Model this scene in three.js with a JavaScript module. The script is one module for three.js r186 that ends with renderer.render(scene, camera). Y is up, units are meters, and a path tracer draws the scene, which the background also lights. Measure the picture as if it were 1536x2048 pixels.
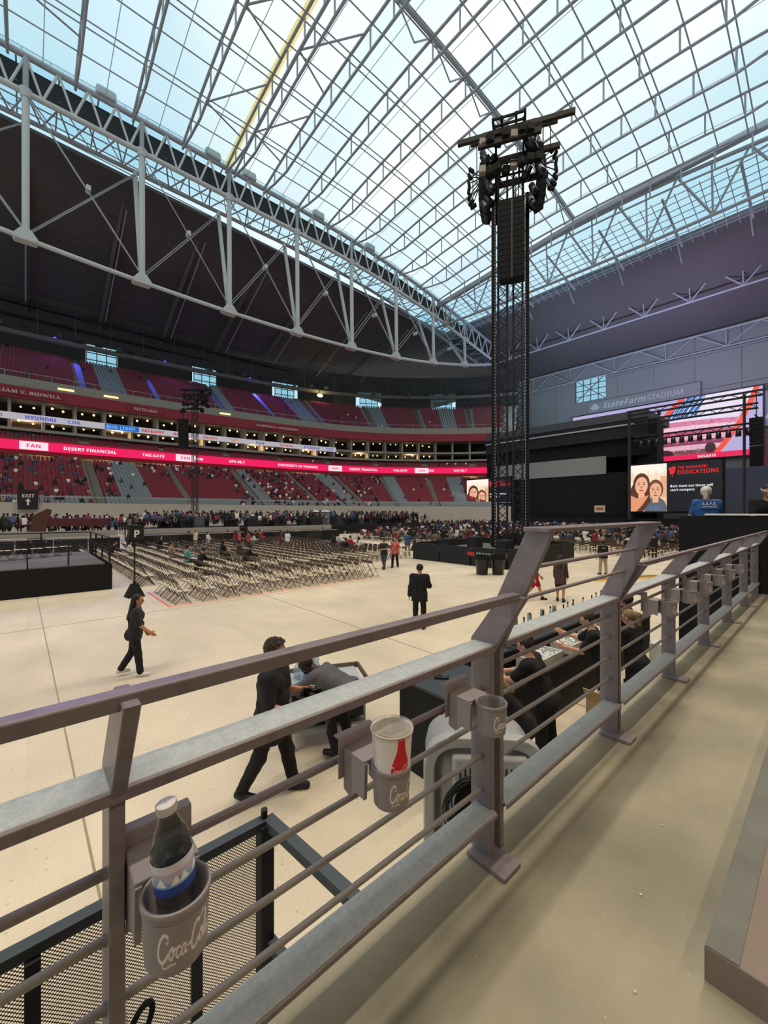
import * as THREE from 'three';
import { mergeGeometries, mergeVertices } from 'three/addons/utils/BufferGeometryUtils.js';
import { RoundedBoxGeometry } from 'three/addons/geometries/RoundedBoxGeometry.js';
import { RectAreaLightUniformsLib } from 'three/addons/lights/RectAreaLightUniformsLib.js';

// ---------------------------------------------------------------- camera, sky, lights, exposure
// World: x runs along the arena (towards the stage), -z across it (towards the far stand), y up, field floor at 0.
const EYE = 3.3, WALK = 1.72, RAILY = 1.82, F = 810;
const scene = new THREE.Scene();
const camera = new THREE.PerspectiveCamera(2 * Math.atan(1024 / F) * 180 / Math.PI, 0.75, 0.05, 600);
camera.position.set(0, EYE, 0);
camera.rotation.y = -41.5 * Math.PI / 180;
const renderer = new THREE.WebGLRenderer({ antialias: true });
renderer.toneMapping = THREE.LinearToneMapping;
renderer.toneMappingExposure = 1.0;
renderer.shadowMap.enabled = true;
RectAreaLightUniformsLib.init();

function rng(seed) { let s = seed >>> 0; return () => { s = (s + 0x6d2b79f5) >>> 0; let t = Math.imul(s ^ (s >>> 15), 1 | s); t = (t + Math.imul(t ^ (t >>> 7), 61 | t)) ^ t; return ((t ^ (t >>> 14)) >>> 0) / 4294967296; }; }
const hash = (x, y, s) => { let h = Math.imul(x | 0, 374761393) + Math.imul(y | 0, 668265263) + Math.imul(s | 0, 2147483647 ^ 0x5bd1e995); h = Math.imul(h ^ (h >>> 13), 1274126177); return ((h ^ (h >>> 16)) >>> 0) / 4294967296; };
function vnoise(x, y, per, s) { const ix = Math.floor(x), iy = Math.floor(y), fx = x - ix, fy = y - iy, m = (a) => ((a % per) + per) % per, u = fx * fx * (3 - 2 * fx), v = fy * fy * (3 - 2 * fy);
  const a = hash(m(ix), m(iy), s), b = hash(m(ix + 1), m(iy), s), c = hash(m(ix), m(iy + 1), s), d = hash(m(ix + 1), m(iy + 1), s); return a + (b - a) * u + (c - a) * v + (a - b - c + d) * u * v; }
function fbm(x, y, per, oct, s) { let r = 0, a = 0.5, t = 0; for (let i = 0; i < oct; i++) { r += a * vnoise(x, y, per, s + i * 17); t += a; a *= 0.5; x *= 2; y *= 2; per *= 2; } return r / t; }

{ // sky: thin bright cloud over pale blue, evaluated for every direction
  const W = 512, H = 256, data = new Float32Array(W * H * 4);
  for (let j = 0; j < H; j++) for (let i = 0; i < W; i++) {
    const up = ((j + 0.5) / H - 0.5) * Math.PI, e = Math.max(0, Math.sin(up));
    const n = fbm(i / W * 8, j / H * 6, 8, 4, 5), n2 = fbm(i / W * 16, j / H * 14, 16, 3, 91);
    let c = (e - 0.6) * 1.7 + (n - 0.5) * 1.5 + (n2 - 0.5) * 0.5 + 0.52; c = Math.min(1, Math.max(0, c));
    const warm = Math.min(1, Math.max(0, (n2 - 0.42) * 3)) * c * 0.6;
    const blue = [0.44, 0.76, 0.92], white = [1.04, 1.13, 1.13], cream = [1.16, 1.13, 1.02];
    for (let k = 0; k < 3; k++) { let v = blue[k] + (white[k] - blue[k]) * (0.2 + 0.8 * c); v += (cream[k] - v) * warm; data[(j * W + i) * 4 + k] = v; }
    data[(j * W + i) * 4 + 3] = 1;
  }
  const t = new THREE.DataTexture(data, W, H, THREE.RGBAFormat, THREE.FloatType);
  t.mapping = THREE.EquirectangularReflectionMapping; t.magFilter = t.minFilter = THREE.LinearFilter; t.needsUpdate = true;
  scene.background = t; scene.environment = t; scene.backgroundIntensity = 1.0; scene.environmentIntensity = 1.0;
}
const FLOOD = { color: 0xfff0dc, power: 92 };         // sports floodlight banks on the side trusses
const LAMP = 26;                                       // fill lamps added under the near overhang
const SCREEN = { big: 2.2, imag: 2.0 };                // area light in front of the screens

// ---------------------------------------------------------------- helpers
const P = (L, y, T) => new THREE.Vector3(L, y, -T);
const cy = Math.cos(-camera.rotation.y), sy = Math.sin(-camera.rotation.y);
const atD = (px, py, d) => { const r = (px - 768) / F * d, f = [sy, cy], q = [cy, -sy]; return P(f[0] * d + q[0] * r, EYE - (py - 1025) / F * d, f[1] * d + q[1] * r); };   // a sight line at depth d
const onFloor = (px, py, y = 0) => { const p = atD(px, py, (EYE - y) * F / (py - 1025)); p.y = y; return p; };
const used = {};
function numbered(n) { used[n] = (used[n] ?? -1) + 1; return used[n] ? n + '_' + String(used[n]).padStart(3, '0') : n; }
function tag(o, label, category, group) { Object.assign(o.userData, { label, category }); if (group) o.userData.group = group; return o; }
function thing(name, label, category, pos, turn = 0, group) { const g = new THREE.Group(); g.name = numbered(name); scene.add(g); if (pos) g.position.copy(pos); g.rotation.y = turn; return tag(g, label, category, group); }
function struct(name, pos) { const g = new THREE.Group(); g.name = numbered(name); g.userData.kind = 'structure'; if (pos) g.position.copy(pos); scene.add(g); return g; }
function add(name, geo, mat, parent = scene) { if (Array.isArray(geo)) geo = merge(geo); const m = new THREE.Mesh(geo, mat); m.name = parent === scene ? numbered(name) : name; parent.add(m); return m; }
function merge(list) { list = list.map((g) => { g = g.index ? g.toNonIndexed() : g.clone(); for (const k of Object.keys(g.attributes)) if (!['position', 'normal', 'uv'].includes(k)) g.deleteAttribute(k); if (!g.attributes.uv) g.setAttribute('uv', new THREE.BufferAttribute(new Float32Array(g.attributes.position.count * 2), 2)); if (!g.attributes.normal) g.computeVertexNormals(); return g; }); return mergeGeometries(list); }
const M = (color, roughness = 0.7, metalness = 0, more = {}) => new THREE.MeshStandardMaterial({ color, roughness, metalness, ...more });
const bx = (w, h, d, x = 0, y = 0, z = 0) => new THREE.BoxGeometry(w, h, d).translate(x, y, z);
const rb = (w, h, d, r, x = 0, y = 0, z = 0) => new RoundedBoxGeometry(w, h, d, 2, Math.min(r, w / 2.01, h / 2.01, d / 2.01)).translate(x, y, z);
const UP = new THREE.Vector3(0, 1, 0);
function orient(a, b, up = UP) { const y = b.clone().sub(a), l = y.length(); y.normalize(); let x = up.clone().cross(y); if (x.length() < 1e-4) x = new THREE.Vector3(1, 0, 0); x.normalize(); const z = x.clone().cross(y); const m = new THREE.Matrix4().makeBasis(x, y, z); m.setPosition(a.clone().add(b).multiplyScalar(0.5)); return { m, l }; }
const tubeG = (a, b, r, n = 8, r2 = r) => { const { m, l } = orient(a, b); return new THREE.CylinderGeometry(r2, r, l, n).applyMatrix4(m); };
const beamG = (a, b, w, h) => { const { m, l } = orient(a, b); return new THREE.BoxGeometry(w, l, h).applyMatrix4(m); };   // w level across, h up
const unitTube = new THREE.CylinderGeometry(1, 1, 1, 8), unitTube5 = new THREE.CylinderGeometry(1, 1, 1, 5), unitBox = new THREE.BoxGeometry(1, 1, 1);
function bar(name, a, b, r, mat, parent = scene, geo = unitTube) { const { m, l } = orient(a, b), o = new THREE.Mesh(geo, mat); o.name = parent === scene ? numbered(name) : name; m.decompose(o.position, o.quaternion, o.scale); o.scale.set(r, l, r); parent.add(o); return o; }
function block(name, a, b, w, h, mat, parent = scene) { const o = bar(name, a, b, 1, mat, parent, unitBox); o.scale.x = w; o.scale.z = h; return o; }
function path(pts, r, n = 24, k = 6, closed = false) { return new THREE.TubeGeometry(new THREE.CatmullRomCurve3(pts, closed), n, r, k, closed); }
const poly = (pts, r, n = 6) => mergeGeometries(pts.slice(1).map((p, i) => tubeG(pts[i], p, r, n)));
const lathe = (pts, n = 32) => new THREE.LatheGeometry(pts.map(([x, y]) => new THREE.Vector2(x, y)), n);
function prism(pts, depth, bevel = 0) { const s = new THREE.Shape(pts.map(([x, y]) => new THREE.Vector2(x, y))); return new THREE.ExtrudeGeometry(s, { depth, bevelEnabled: bevel > 0, bevelSize: bevel, bevelThickness: bevel, bevelSegments: 1, curveSegments: 8 }); }
function canvasTex(w, h, draw) { const c = document.createElement('canvas'); c.width = w; c.height = h; const x = c.getContext('2d'); draw(x, w, h); const t = new THREE.CanvasTexture(c); t.colorSpace = THREE.SRGBColorSpace; t.anisotropy = 4; return t; }
function grainTex(size, fn, srgb = true) { const d = new Uint8Array(size * size * 4); for (let j = 0; j < size; j++) for (let i = 0; i < size; i++) { const c = fn(i / size, j / size, i, j), o = (j * size + i) * 4; d[o] = c[0] * 255; d[o + 1] = c[1] * 255; d[o + 2] = c[2] * 255; d[o + 3] = 255; }
  const t = new THREE.DataTexture(d, size, size); t.wrapS = t.wrapT = THREE.RepeatWrapping; t.magFilter = THREE.LinearFilter; t.minFilter = THREE.LinearMipmapLinearFilter; t.generateMipmaps = true; if (srgb) t.colorSpace = THREE.SRGBColorSpace; t.needsUpdate = true; return t; }
const cl = (v) => Math.min(1, Math.max(0, v));
function boxUV(g, s = 1) { const p = g.attributes.position, n = g.attributes.normal, u = new Float32Array(p.count * 2); for (let i = 0; i < p.count; i++) { const ax = Math.abs(n.getX(i)), ay = Math.abs(n.getY(i)), az = Math.abs(n.getZ(i)); let a, b; if (ay >= ax && ay >= az) { a = p.getX(i); b = p.getZ(i); } else if (ax >= az) { a = p.getZ(i); b = p.getY(i); } else { a = p.getX(i); b = p.getY(i); } u[i * 2] = a * s; u[i * 2 + 1] = b * s; } g.setAttribute('uv', new THREE.BufferAttribute(u, 2)); return g; }

// ---------------------------------------------------------------- materials
const concreteMap = grainTex(1024, (u, v, i, j) => { const n = fbm(u * 6, v * 6, 6, 5, 3), s = fbm(u * 24, v * 5, 5 * 24, 3, 77), g = hash(i, j, 9), k = 0.84 + 0.16 * n + 0.06 * (s - 0.5) + 0.05 * (g - 0.5) - (hash(i >> 1, j >> 1, 21) > 0.9965 ? 0.16 : 0); return [cl(0.955 * k), cl(0.885 * k), cl(0.765 * k)]; });
const walkMap = grainTex(1024, (u, v, i, j) => { const n = fbm(u * 5, v * 5, 5, 5, 31), s = fbm(u * 3, v * 12, 12 * 3, 4, 55), g = hash(i, j, 19); const k = 0.62 + 0.3 * n + 0.16 * (s - 0.5) + 0.05 * (g - 0.5) + (hash(i >> 1, j >> 1, 5) > 0.9993 ? 0.2 : 0); return [cl(0.72 * k), cl(0.68 * k), cl(0.565 * k)]; });
const metalMap = grainTex(512, (u, v, i, j) => { const n = fbm(u * 14, v * 14, 14, 4, 13), f = fbm(u * 60, v * 60, 60, 2, 8); const k = 0.83 + 0.12 * n + 0.1 * (f - 0.5) + (hash(i >> 1, j >> 1, 66) > 0.992 ? 0.12 : 0); return [cl(k * 0.97), cl(k * 0.985), cl(k)]; });
const paintMap = grainTex(512, (u, v, i, j) => { const n = fbm(u * 8, v * 8, 8, 4, 23), g = hash(i, j, 29); const k = 0.86 + 0.16 * n + 0.05 * (g - 0.5); return [cl(k), cl(k), cl(k)]; });
const bumpMap = grainTex(256, (u, v, i, j) => { const k = 0.6 * fbm(u * 30, v * 30, 30, 3, 2) + 0.4 * hash(i, j, 4); return [k, k, k]; }, false);
const ribMap = grainTex(64, (u, v) => { const k = Math.abs(((v * 4) % 1) - 0.5) * 2; const q = k > 0.35 ? 1 : 0; return [q, q, q]; }, false);
const mFloor = M(0xffffff, 0.62, 0, { map: concreteMap, bumpMap, bumpScale: 0.0015 });
const mWalk = M(0xffffff, 0.55, 0, { map: walkMap, bumpMap, bumpScale: 0.0012 });
const mRail = M(0x8c8084, 0.42, 0.05, { map: paintMap });
const mRod = M(0xa59d96, 0.45, 0.1, { map: paintMap });
const mGalv = M(0xcdcfca, 0.6, 0.08, { map: metalMap });
const mHolder = M(0x958c8e, 0.6, 0);
const mBlack = M(0x131315, 0.75), mBlackSoft = M(0x0c0c0e, 0.95), mDark = M(0x232326, 0.7), mBlackGloss = M(0x15161a, 0.35);
const mSteelWhite = M(0xcfcdca, 0.55), mSteelRoof = M(0xa8a9af, 0.58), mSteelGrey = mSteelRoof, mSteelDark = mSteelRoof;
const mDeck = M(0x5a5251, 0.9, 0, { bumpMap: ribMap, bumpScale: 0.06 }), mDeckEnd = mDeck;
const mConc = M(0xa39c90, 0.85), mConcDark = M(0x6d675f, 0.9), mRedWall = M(0x9a2f3a, 0.75), mEndWall = M(0x85837f, 0.85);
const mWarmLamp = M(0x332a1a, 0.5, 0, { emissive: 0xffdf9a, emissiveIntensity: 5 });
const mGlass = new THREE.MeshPhysicalMaterial({ color: 0xdfeef2, roughness: 0.02, transmission: 1, thickness: 0 });
const glow = (tex, k) => new THREE.MeshStandardMaterial({ color: 0x050505, roughness: 0.5, emissive: 0xffffff, emissiveMap: tex, emissiveIntensity: k });

// ---------------------------------------------------------------- field floor
{
  const g = struct('floor');
  const slab = boxUV(bx(280, 0.4, 190, 40, -0.2, -50), 1 / 9);
  add('concrete_slab', slab, mFloor, g);
  const mJoint = M(0xa6977e, 0.9);
  // saw-cut joints, filled with dark sealant
  for (const T of [15.08, 39, 63]) add('floor_joint', boxUV(bx(150, 0.006, 0.035, 30, 0.0, -T)), mJoint, g);
  for (const L of [-9.6, 7.1, 27, 45]) add('floor_joint', boxUV(bx(0.035, 0.006, 80, L, 0.0, -41.5)), mJoint, g);
  add('floor_joint', boxUV(beamG(P(0.5, 0, 1.6), P(0.28, 0, 26), 0.022, 0.006)), mJoint, g);
  const mPink = M(0xff5d74, 0.6);
  for (const [a, b] of [[P(3.75, 0.002, 15.45), P(13.6, 0.002, 15.45)], [P(3.75, 0.002, 15.45), P(3.75, 0.002, 18.9)]]) tag(add('floor_tape', beamG(a, b, 0.06, 0.004), mPink), b.x > 5 ? 'long pink tape line on the concrete along the front chair block' : 'short pink tape line closing the near end of the chair block', 'tape');
}

// ---------------------------------------------------------------- roof
const roofY = (L, T) => 67.2 - 2.6 * ((T - 36.5) / 36.5) ** 2 - (L > 40 ? 4.2 * ((L - 40) / 46) ** 2 : 0);
const K0 = -5, K1 = 12, LK = (k) => -1.8 + 7.15 * k, TT = 73;
{
  const roof = struct('retractable_roof');
  const fabrics = [0xffffff, 0xf6fbfa, 0xeef6f8].map((c) => new THREE.MeshPhysicalMaterial({ color: c, roughness: 0.3, transmission: 1, thickness: 0, specularIntensity: 0.3 }));
  const mSeam = M(0xa9b6bd, 0.7);
  const NT = 16, tAt = (i) => TT * i / NT;
  for (let k = K0; k < K1; k++) {
    const a = LK(k), b = LK(k + 1);
    for (let half = 0; half < 2; half++) {           // two fabric sheets in each bay, one on each side of the ridge
      const pos = [], idx = [];
      for (let i = 0; i <= 8; i++) { const T = tAt(half * 8 + i); for (const L of [a, b]) { pos.push(L, roofY(L, T) + 0.35, -T); } if (i < 8) { const q = i * 2; idx.push(q, q + 1, q + 2, q + 1, q + 3, q + 2); } }
      const g = new THREE.BufferGeometry(); g.setAttribute('position', new THREE.Float32BufferAttribute(pos, 3)); g.setIndex(idx); g.computeVertexNormals();
      add('fabric_panel', g, fabrics[(k * 2 + half + 30) % 3], roof);
      const mid = (a + b) / 2, s = []; for (let i = 0; i <= 8; i++) { const T = tAt(half * 8 + i); s.push(P(mid, roofY(mid, T) + 0.45, T)); }
      add('panel_seam', path(s, 0.05, 8, 4), mSeam, roof);
    }
  }
  for (let i = 1; i < NT; i++) for (const o of [-0.45, 0.45]) {   // paired purlins along the arena
    if (o > 0 && i % 2) continue;
    const T = tAt(i) + o, s = []; for (let L = LK(K0); L <= LK(K1) + 0.1; L += 7.15) s.push(P(L, roofY(L, T) - 0.1, T));
    add('purlin', path(s, 0.095, s.length * 2, 5), mSteelDark, roof);
  }
  for (let k = K0; k < K1; k++) {                    // V braces that hang under the ridge, and braces near the eaves
    const a = LK(k), b = LK(k + 1), m = (a + b) / 2;
    if (k < -2) continue;
    bar('ridge_brace', P(a, roofY(a, 36.5), 36.5), P(m, roofY(m, 36.5) - 3.4, 36.5), 0.11, mSteelDark, roof, unitTube5);
    bar('ridge_brace', P(b, roofY(b, 36.5), 36.5), P(m, roofY(m, 36.5) - 3.4, 36.5), 0.11, mSteelDark, roof, unitTube5);
    if (k === 3 || k === 4 || k === 0) for (const T of [61, 47]) { bar('wind_brace', P(a, roofY(a, T) - 3.3, T), P(b, roofY(b, T - 5) - 0.1, T - 5), 0.13, mSteelDark, roof, unitTube5); bar('wind_brace', P(a, roofY(a, T) - 3.3, T), P(b, roofY(b, T + 5) - 0.1, T + 5), 0.13, mSteelDark, roof, unitTube5); }
  }
  { const s = []; for (let L = LK(K0); L <= LK(K1) + 0.1; L += 7.15) s.push(P(L, roofY(L, 36.5) - 0.05, 36.5)); add('ridge_beam', path(s, 0.3, s.length * 2, 6), mSteelDark, roof); }
  const twin = [];
  for (let k = K0; k <= K1; k++) { twin.push([LK(k), k]); if (k === 4) twin.push([LK(k) + 1.5, 4.5]); }
  for (const [L, k] of twin) {                       // transverse trusses: two chords and upright posts
    const t = struct('roof_truss');
    const top = [], low = [];
    for (let i = 0; i <= NT; i++) { const T = tAt(i), e = (i === 0 || i === NT) ? 0.6 : (i === 1 || i === NT - 1) ? 2.2 : 3.3; top.push(P(L, roofY(L, T) + 0.05, T)); low.push(P(L, roofY(L, T) - e, T)); }
    add('top_chord', poly(top, 0.2), mSteelRoof, t); add('bottom_chord', poly(low, 0.19), mSteelDark, t);
    if (k >= -2) for (let i = 1; i < NT; i++) bar('upright', low[i], top[i], 0.13, mSteelRoof, t, unitTube5);
  }
  // translucent strip; its pale yellow tint imitates the sunlit edge at the roof joint
  { const mJ = new THREE.MeshPhysicalMaterial({ color: 0xfff0c8, roughness: 0.4, transmission: 1, thickness: 0 }); for (let i = 0; i < NT; i++) { const a = tAt(i), b = tAt(i + 1), L = LK(4) + 0.1; add('sunlit_joint_edge', beamG(P(L, roofY(L, a) + 0.28, a), P(L, roofY(L, b) + 0.28, b), 1.1, 0.02), mJ, roof); } }
}
// lenticular side truss over the far touchline
const lowY = (L) => 39.3 + 0.00125 * (L - 27) ** 2 + (L > 60 ? 0.0008 * (L - 60) ** 2 : 0);
function sideTruss(T, visible) {
  const t = struct('side_truss'), s = T > 30 ? 1 : -1, yTop = (L) => roofY(Math.min(L, 92), TT) - (L > 92 ? (L - 92) * 0.18 : 0) + 0.3;
  const L0 = -27.4, L1 = 110, step = 13.7;
  const line = (f, o, dy) => { const p = []; for (let L = L0; L <= L1 + 0.1; L += step / 2) p.push(P(L, f(L) + dy, T + o * s)); return p; };
  add('top_chord', path(line(yTop, 0, 0), 0.42, 60, 8), mSteelGrey, t);
  add('box_chord', path(line(yTop, 0, -5), 0.38, 60, 8), mSteelWhite, t);
  add('outer_chord', path(line(yTop, 5.5, -4.6), 0.34, 60, 8), mSteelGrey, t);
  for (const o of [-0.35, 0.35]) add('bottom_chord', path(line(lowY, o, o * 0.6), 0.3, 60, 8), mSteelWhite, t);
  const fasc = []; for (let L = L0; L < L1; L += step) fasc.push(beamG(P(L, (yTop(L)) - 2.1, T + 1.3 * s), P(L + step, yTop(L + step) - 2.1, T + 1.3 * s), 0.3, 3.0));
  add('gutter_fascia', fasc, M(0x3b3c3d, 0.9), t);
  if (!visible) return t;
  for (let L = L0; L < L1 - 3; L += 3.43) { bar('box_web', P(L, yTop(L), T), P(L + 1.7, yTop(L + 1.7) - 5, T), 0.17, mSteelWhite, t); bar('box_web', P(L + 1.7, yTop(L + 1.7) - 5, T), P(L + 3.43, yTop(L + 3.43), T), 0.17, mSteelWhite, t); }
  for (let L = L0; L < L1 - 3; L += 3.43) { bar('lower_web', P(L, yTop(L) - 5, T), P(L + 1.7, yTop(L + 1.7) - 4.6, T + 5.5), 0.12, mSteelGrey, t, unitTube5); bar('lower_web', P(L + 1.7, yTop(L) - 4.6, T + 5.5), P(L + 3.43, yTop(L) - 5, T), 0.12, mSteelGrey, t, unitTube5); }
  // catwalk handrail and lamp hoods on top
  add('catwalk_rail', path(line(yTop, 0.6, 1.5), 0.06, 40, 4), mSteelGrey, t);
  for (let L = L0; L < L1; L += 3) bar('catwalk_post', P(L, yTop(L), T + 0.6), P(L, yTop(L) + 1.5, T + 0.6), 0.05, mSteelGrey, t, unitTube5);
  for (const L of [9, 24.5, 31, 46, 60]) add('catwalk_hood', rb(2.6, 1.5, 1.2, 0.4).translate(L, yTop(L) + 0.7, -(T - 0.2)), M(0x9aa5a6, 0.7), t);
  const node = []; for (let L = 0; L <= 97; L += step) node.push(L);
  for (const L of node) {
    const yl = lowY(L);
    bar('post', P(L, yl + 0.6, T - 0.25), P(L, yTop(L) - 5, T), 0.42, mSteelWhite, t); bar('post', P(L, yl + 0.6, T + 0.35), P(L, yTop(L) - 4.6, T + 5.5), 0.36, mSteelWhite, t);
    bar('post_head', P(L, yTop(L) - 5.6, T), P(L, yTop(L) + 0.2, T), 0.34, mSteelGrey, t);
    add('node_plate', prism([[-1.1, -0.45], [1.1, -0.45], [1.3, -0.1], [0.5, 1.0], [-0.5, 1.0], [-1.3, -0.1]], 1.3, 0.06).translate(L, yl, -T - 0.65), mSteelWhite, t);
    add('head_casting', new THREE.CylinderGeometry(0.8, 0.55, 1.0, 10).translate(L, yTop(L) - 5.2, -T), mSteelWhite, t);
  }
  for (let i = -1; i < node.length - 1; i++) {
    const a = i * step, b = a + step, mid = P((a + b) / 2, (lowY(a) + yTop(b) - 5) / 2 + 0.4, T);
    for (const o of [-0.3, 0.3]) {
      bar('tie_rod', P(a, yTop(a) - 5.2 + o, T + o), P(b, lowY(b) + 1 + o, T + o), 0.085, mSteelGrey, t, unitTube5); bar('tie_rod', P(a, lowY(a) + 1 + o, T + 1 + o), P(b, yTop(b) - 5.2 + o, T + 5.2 + o), 0.085, mSteelGrey, t, unitTube5);
    }
    add('rod_clamp', rb(0.6, 0.75, 1.2, 0.12).translate(mid.x, mid.y, mid.z), mSteelWhite, t);
  }
  return t;
}
sideTruss(73, true); sideTruss(-1.2, false);
const stripGlass = new THREE.MeshPhysicalMaterial({ color: 0xd8eef6, roughness: 0.2, transmission: 1, thickness: 0, specularIntensity: 0.3 });
{ // translucent strips outside the opening, with their lattice
  const g = struct('clerestory_strip');
  const quad = (pts) => { const q = new THREE.BufferGeometry(); q.setAttribute('position', new THREE.Float32BufferAttribute(pts.flatMap((p) => p.toArray()), 3)); q.setIndex([0, 1, 2, 0, 2, 3]); q.computeVertexNormals(); return q; };
  for (let L = -28; L < 99; L += 13.7) { const y = (l) => 66.2 - (l > 40 ? 4.2 * ((l - 40) / 46) ** 2 : 0); add('fabric_panel', quad([P(L, y(L) - 0.4, 73), P(L + 13.7, y(L + 13.7) - 0.4, 73), P(L + 13.7, y(L + 13.7) - 0.4, 85), P(L, y(L) - 0.4, 85)]), stripGlass, g); }
  for (let T = -5; T < 78; T += 13) add('fabric_panel', quad([P(86, roofY(86, Math.max(0, Math.min(T, 73))) + 0.3, T), P(86, roofY(86, Math.max(0, Math.min(T + 13, 73))) + 0.3, T + 13), P(101, 58.4, T + 13), P(101, 58.4, T)]), stripGlass, g);
  for (const T of [76, 79, 82]) bar('strip_rail', P(-28, 61.6 + 0.4 * (T - 76), T), P(88, 59 - (T - 76) * 0.1, T), 0.1, mSteelDark, g, unitTube5);
  for (let L = -24; L < 92; L += 4.6) { const y = 65.8 - (L > 40 ? 4.2 * ((L - 40) / 46) ** 2 : 0); bar('strip_rafter', P(L, y - 0.6, 73.4), P(L, y - 1.2, 84.8), 0.12, mSteelDark, g, unitTube5); bar('strip_brace', P(L, y - 4, 74), P(L + 4.6, y - 1, 84.5), 0.09, mSteelDark, g, unitTube5); }
  for (const [L, y] of [[87.5, 60.8], [89, 60.5], [90.5, 60.1], [92, 59.8], [93.5, 59.4], [95, 59], [96.5, 58.6], [98, 58.3]]) bar('strip_rail', P(L, y - 0.6, -4), P(L, y - 0.6, 74), 0.08, mSteelDark, g, unitTube5);
  for (const [L, y] of [[90.5, 57], [96, 56]]) bar('strip_rail', P(L, y, -4), P(L, y, 74), 0.1, mSteelDark, g, unitTube5);
  for (let T = 0; T < 76; T += 1.8) { const big = Math.round(T / 1.8) % 6 === 0; bar('strip_rafter', P(86.5, 60, T), P(100.5, 57.6, T), big ? 0.22 : 0.07, mSteelDark, g, unitTube5); if (big) { bar('strip_brace', P(88, 55, T), P(94, 59, T), 0.12, mSteelDark, g, unitTube5); bar('strip_brace', P(100, 54, T), P(94, 59, T), 0.12, mSteelDark, g, unitTube5); } }
}
function endTruss(L, yT, yB, mat, step, r) { // zigzag truss across the arena
  const t = struct('end_truss'), top = [], low = [];
  for (let T = -4; T <= 76; T += 8) { top.push(P(L, yT(T), T)); low.push(P(L + 0.8, yB(T), T)); }
  add('top_chord', path(top, r * 1.6, 30, 6), mat, t); add('bottom_chord', path(low, r * 1.4, 30, 6), mat, t);
  for (let T = 0, i = 0; T < 74; T += step, i++) { const a = P(L, yT(T), T), b = P(L + 0.8, yB(T + step / 2), T + step / 2), c = P(L, yT(T + step), T + step); bar('web', a, b, r, mat, t, unitTube5); bar('web', b, c, r, mat, t, unitTube5); bar('upright', P(L, yT(T + step / 2), T + step / 2), b, r * 0.8, mat, t, unitTube5); }
  return t;
}
endTruss(86, (T) => roofY(86, Math.min(73, Math.max(0, T))) - 0.2, (T) => 53.4 + 0.0006 * (T - 20) ** 2, mSteelGrey, 9.6, 0.2);
add('end_eave', [beamG(P(85.4, 62.9, -4), P(85.4, 63.2, 36), 1.0, 1.0), beamG(P(85.4, 63.2, 36), P(85.4, 60.3, 74), 1.0, 1.0)], mSteelGrey).userData.kind = 'structure';
endTruss(113, () => 56, () => 51.3, mSteelRoof, 9.2, 0.17); endTruss(126.6, () => 47.6, () => 43.6, mSteelRoof, 12.4, 0.14);
{ // opaque roof decks round the opening, thick sheets sloping to the walls
  const deck = (name, a, b, c, d, m) => { const th = 0.6, t = [a, b, c, d], pos = []; for (const p of t) pos.push(p.x, p.y, p.z); for (const p of t) pos.push(p.x, p.y + th, p.z); const g = new THREE.BufferGeometry(); g.setAttribute('position', new THREE.Float32BufferAttribute(pos, 3)); g.setIndex([0, 1, 2, 0, 2, 3, 4, 6, 5, 4, 7, 6, 0, 5, 1, 0, 4, 5, 1, 6, 2, 1, 5, 6, 2, 7, 3, 2, 6, 7, 3, 4, 0, 3, 7, 4]); const q = g.toNonIndexed(); q.computeVertexNormals(); boxUV(q, 0.12); const o = add(name, q, m); o.userData.kind = 'structure'; return o; };
  deck('ceiling', P(-110, 66, 84.5), P(101, 60.5, 84.5), P(101, 48.5, 125.5), P(-110, 48.5, 125.5), mDeck);
  deck('ceiling', P(101, 58.4, -60), P(129.5, 48, -60), P(129.5, 48, 84.5), P(101, 60.5, 84.5), mDeckEnd);
  deck('ceiling', P(101, 60.5, 84.5), P(129.5, 48, 84.5), P(129.5, 47, 125.5), P(101, 48.5, 125.5), mDeckEnd);
  deck('ceiling', P(-110, 45, -60), P(101, 45, -60), P(101, 62, -2), P(-110, 62, -2), mDeck);
  deck('ceiling', P(-110, 60, -2), P(-40, 60, -2), P(-40, 64, 84.5), P(-110, 62, 84.5), mDeck);
  // faint rafters under the far deck
  const r = struct('deck_rafter_set');
  for (const L of [-14, 0, 13.7, 27.4, 41, 55, 70, 86]) { block('deck_rafter', P(L, 63.5 - L * 0.02, 86), P(L, 46.5, 128), 0.5, 1.0, mConcDark, r); bar('rafter_tie', P(L, 58, 86), P(L, 47, 112), 0.1, mSteelDark, r, unitTube5); }
  for (const [T, y] of [[118, 48.5], [121, 46.8]]) block('catwalk', P(-60, y, T), P(84, y, T), 1.2, 0.3, mDark, r);
}

// ---------------------------------------------------------------- far stand, swept along a curved plan
const plan = new THREE.CatmullRomCurve3([[-75, 86], [-40, 91.5], [-3, 93], [36, 91.8], [68, 86], [92, 68], [104, 46], [107, 30]].map(([L, T]) => P(L, 0, T)));
plan.arcLengthDivisions = 600; const PLEN = plan.getLength();
function onPlan(u, o, y) { const p = plan.getPointAt(cl(u)), t = plan.getTangentAt(cl(u)), n = new THREE.Vector3(t.z, 0, -t.x).normalize(); return new THREE.Vector3(p.x + n.x * o, y, p.z + n.z * o); }
const yawOn = (u) => { const t = plan.getTangentAt(cl(u)); return Math.atan2(-t.z, t.x); };
const pxOf = (v) => { const r = v.x * cy + v.z * sy, d = v.x * sy - v.z * cy; return 768 + F * r / d; };
function uForPx(px, o) { let a = 0.22, b = 1; for (let i = 0; i < 40; i++) { const m = (a + b) / 2; if (pxOf(onPlan(m, o, 0)) < px) a = m; else b = m; } return (a + b) / 2; }
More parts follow.
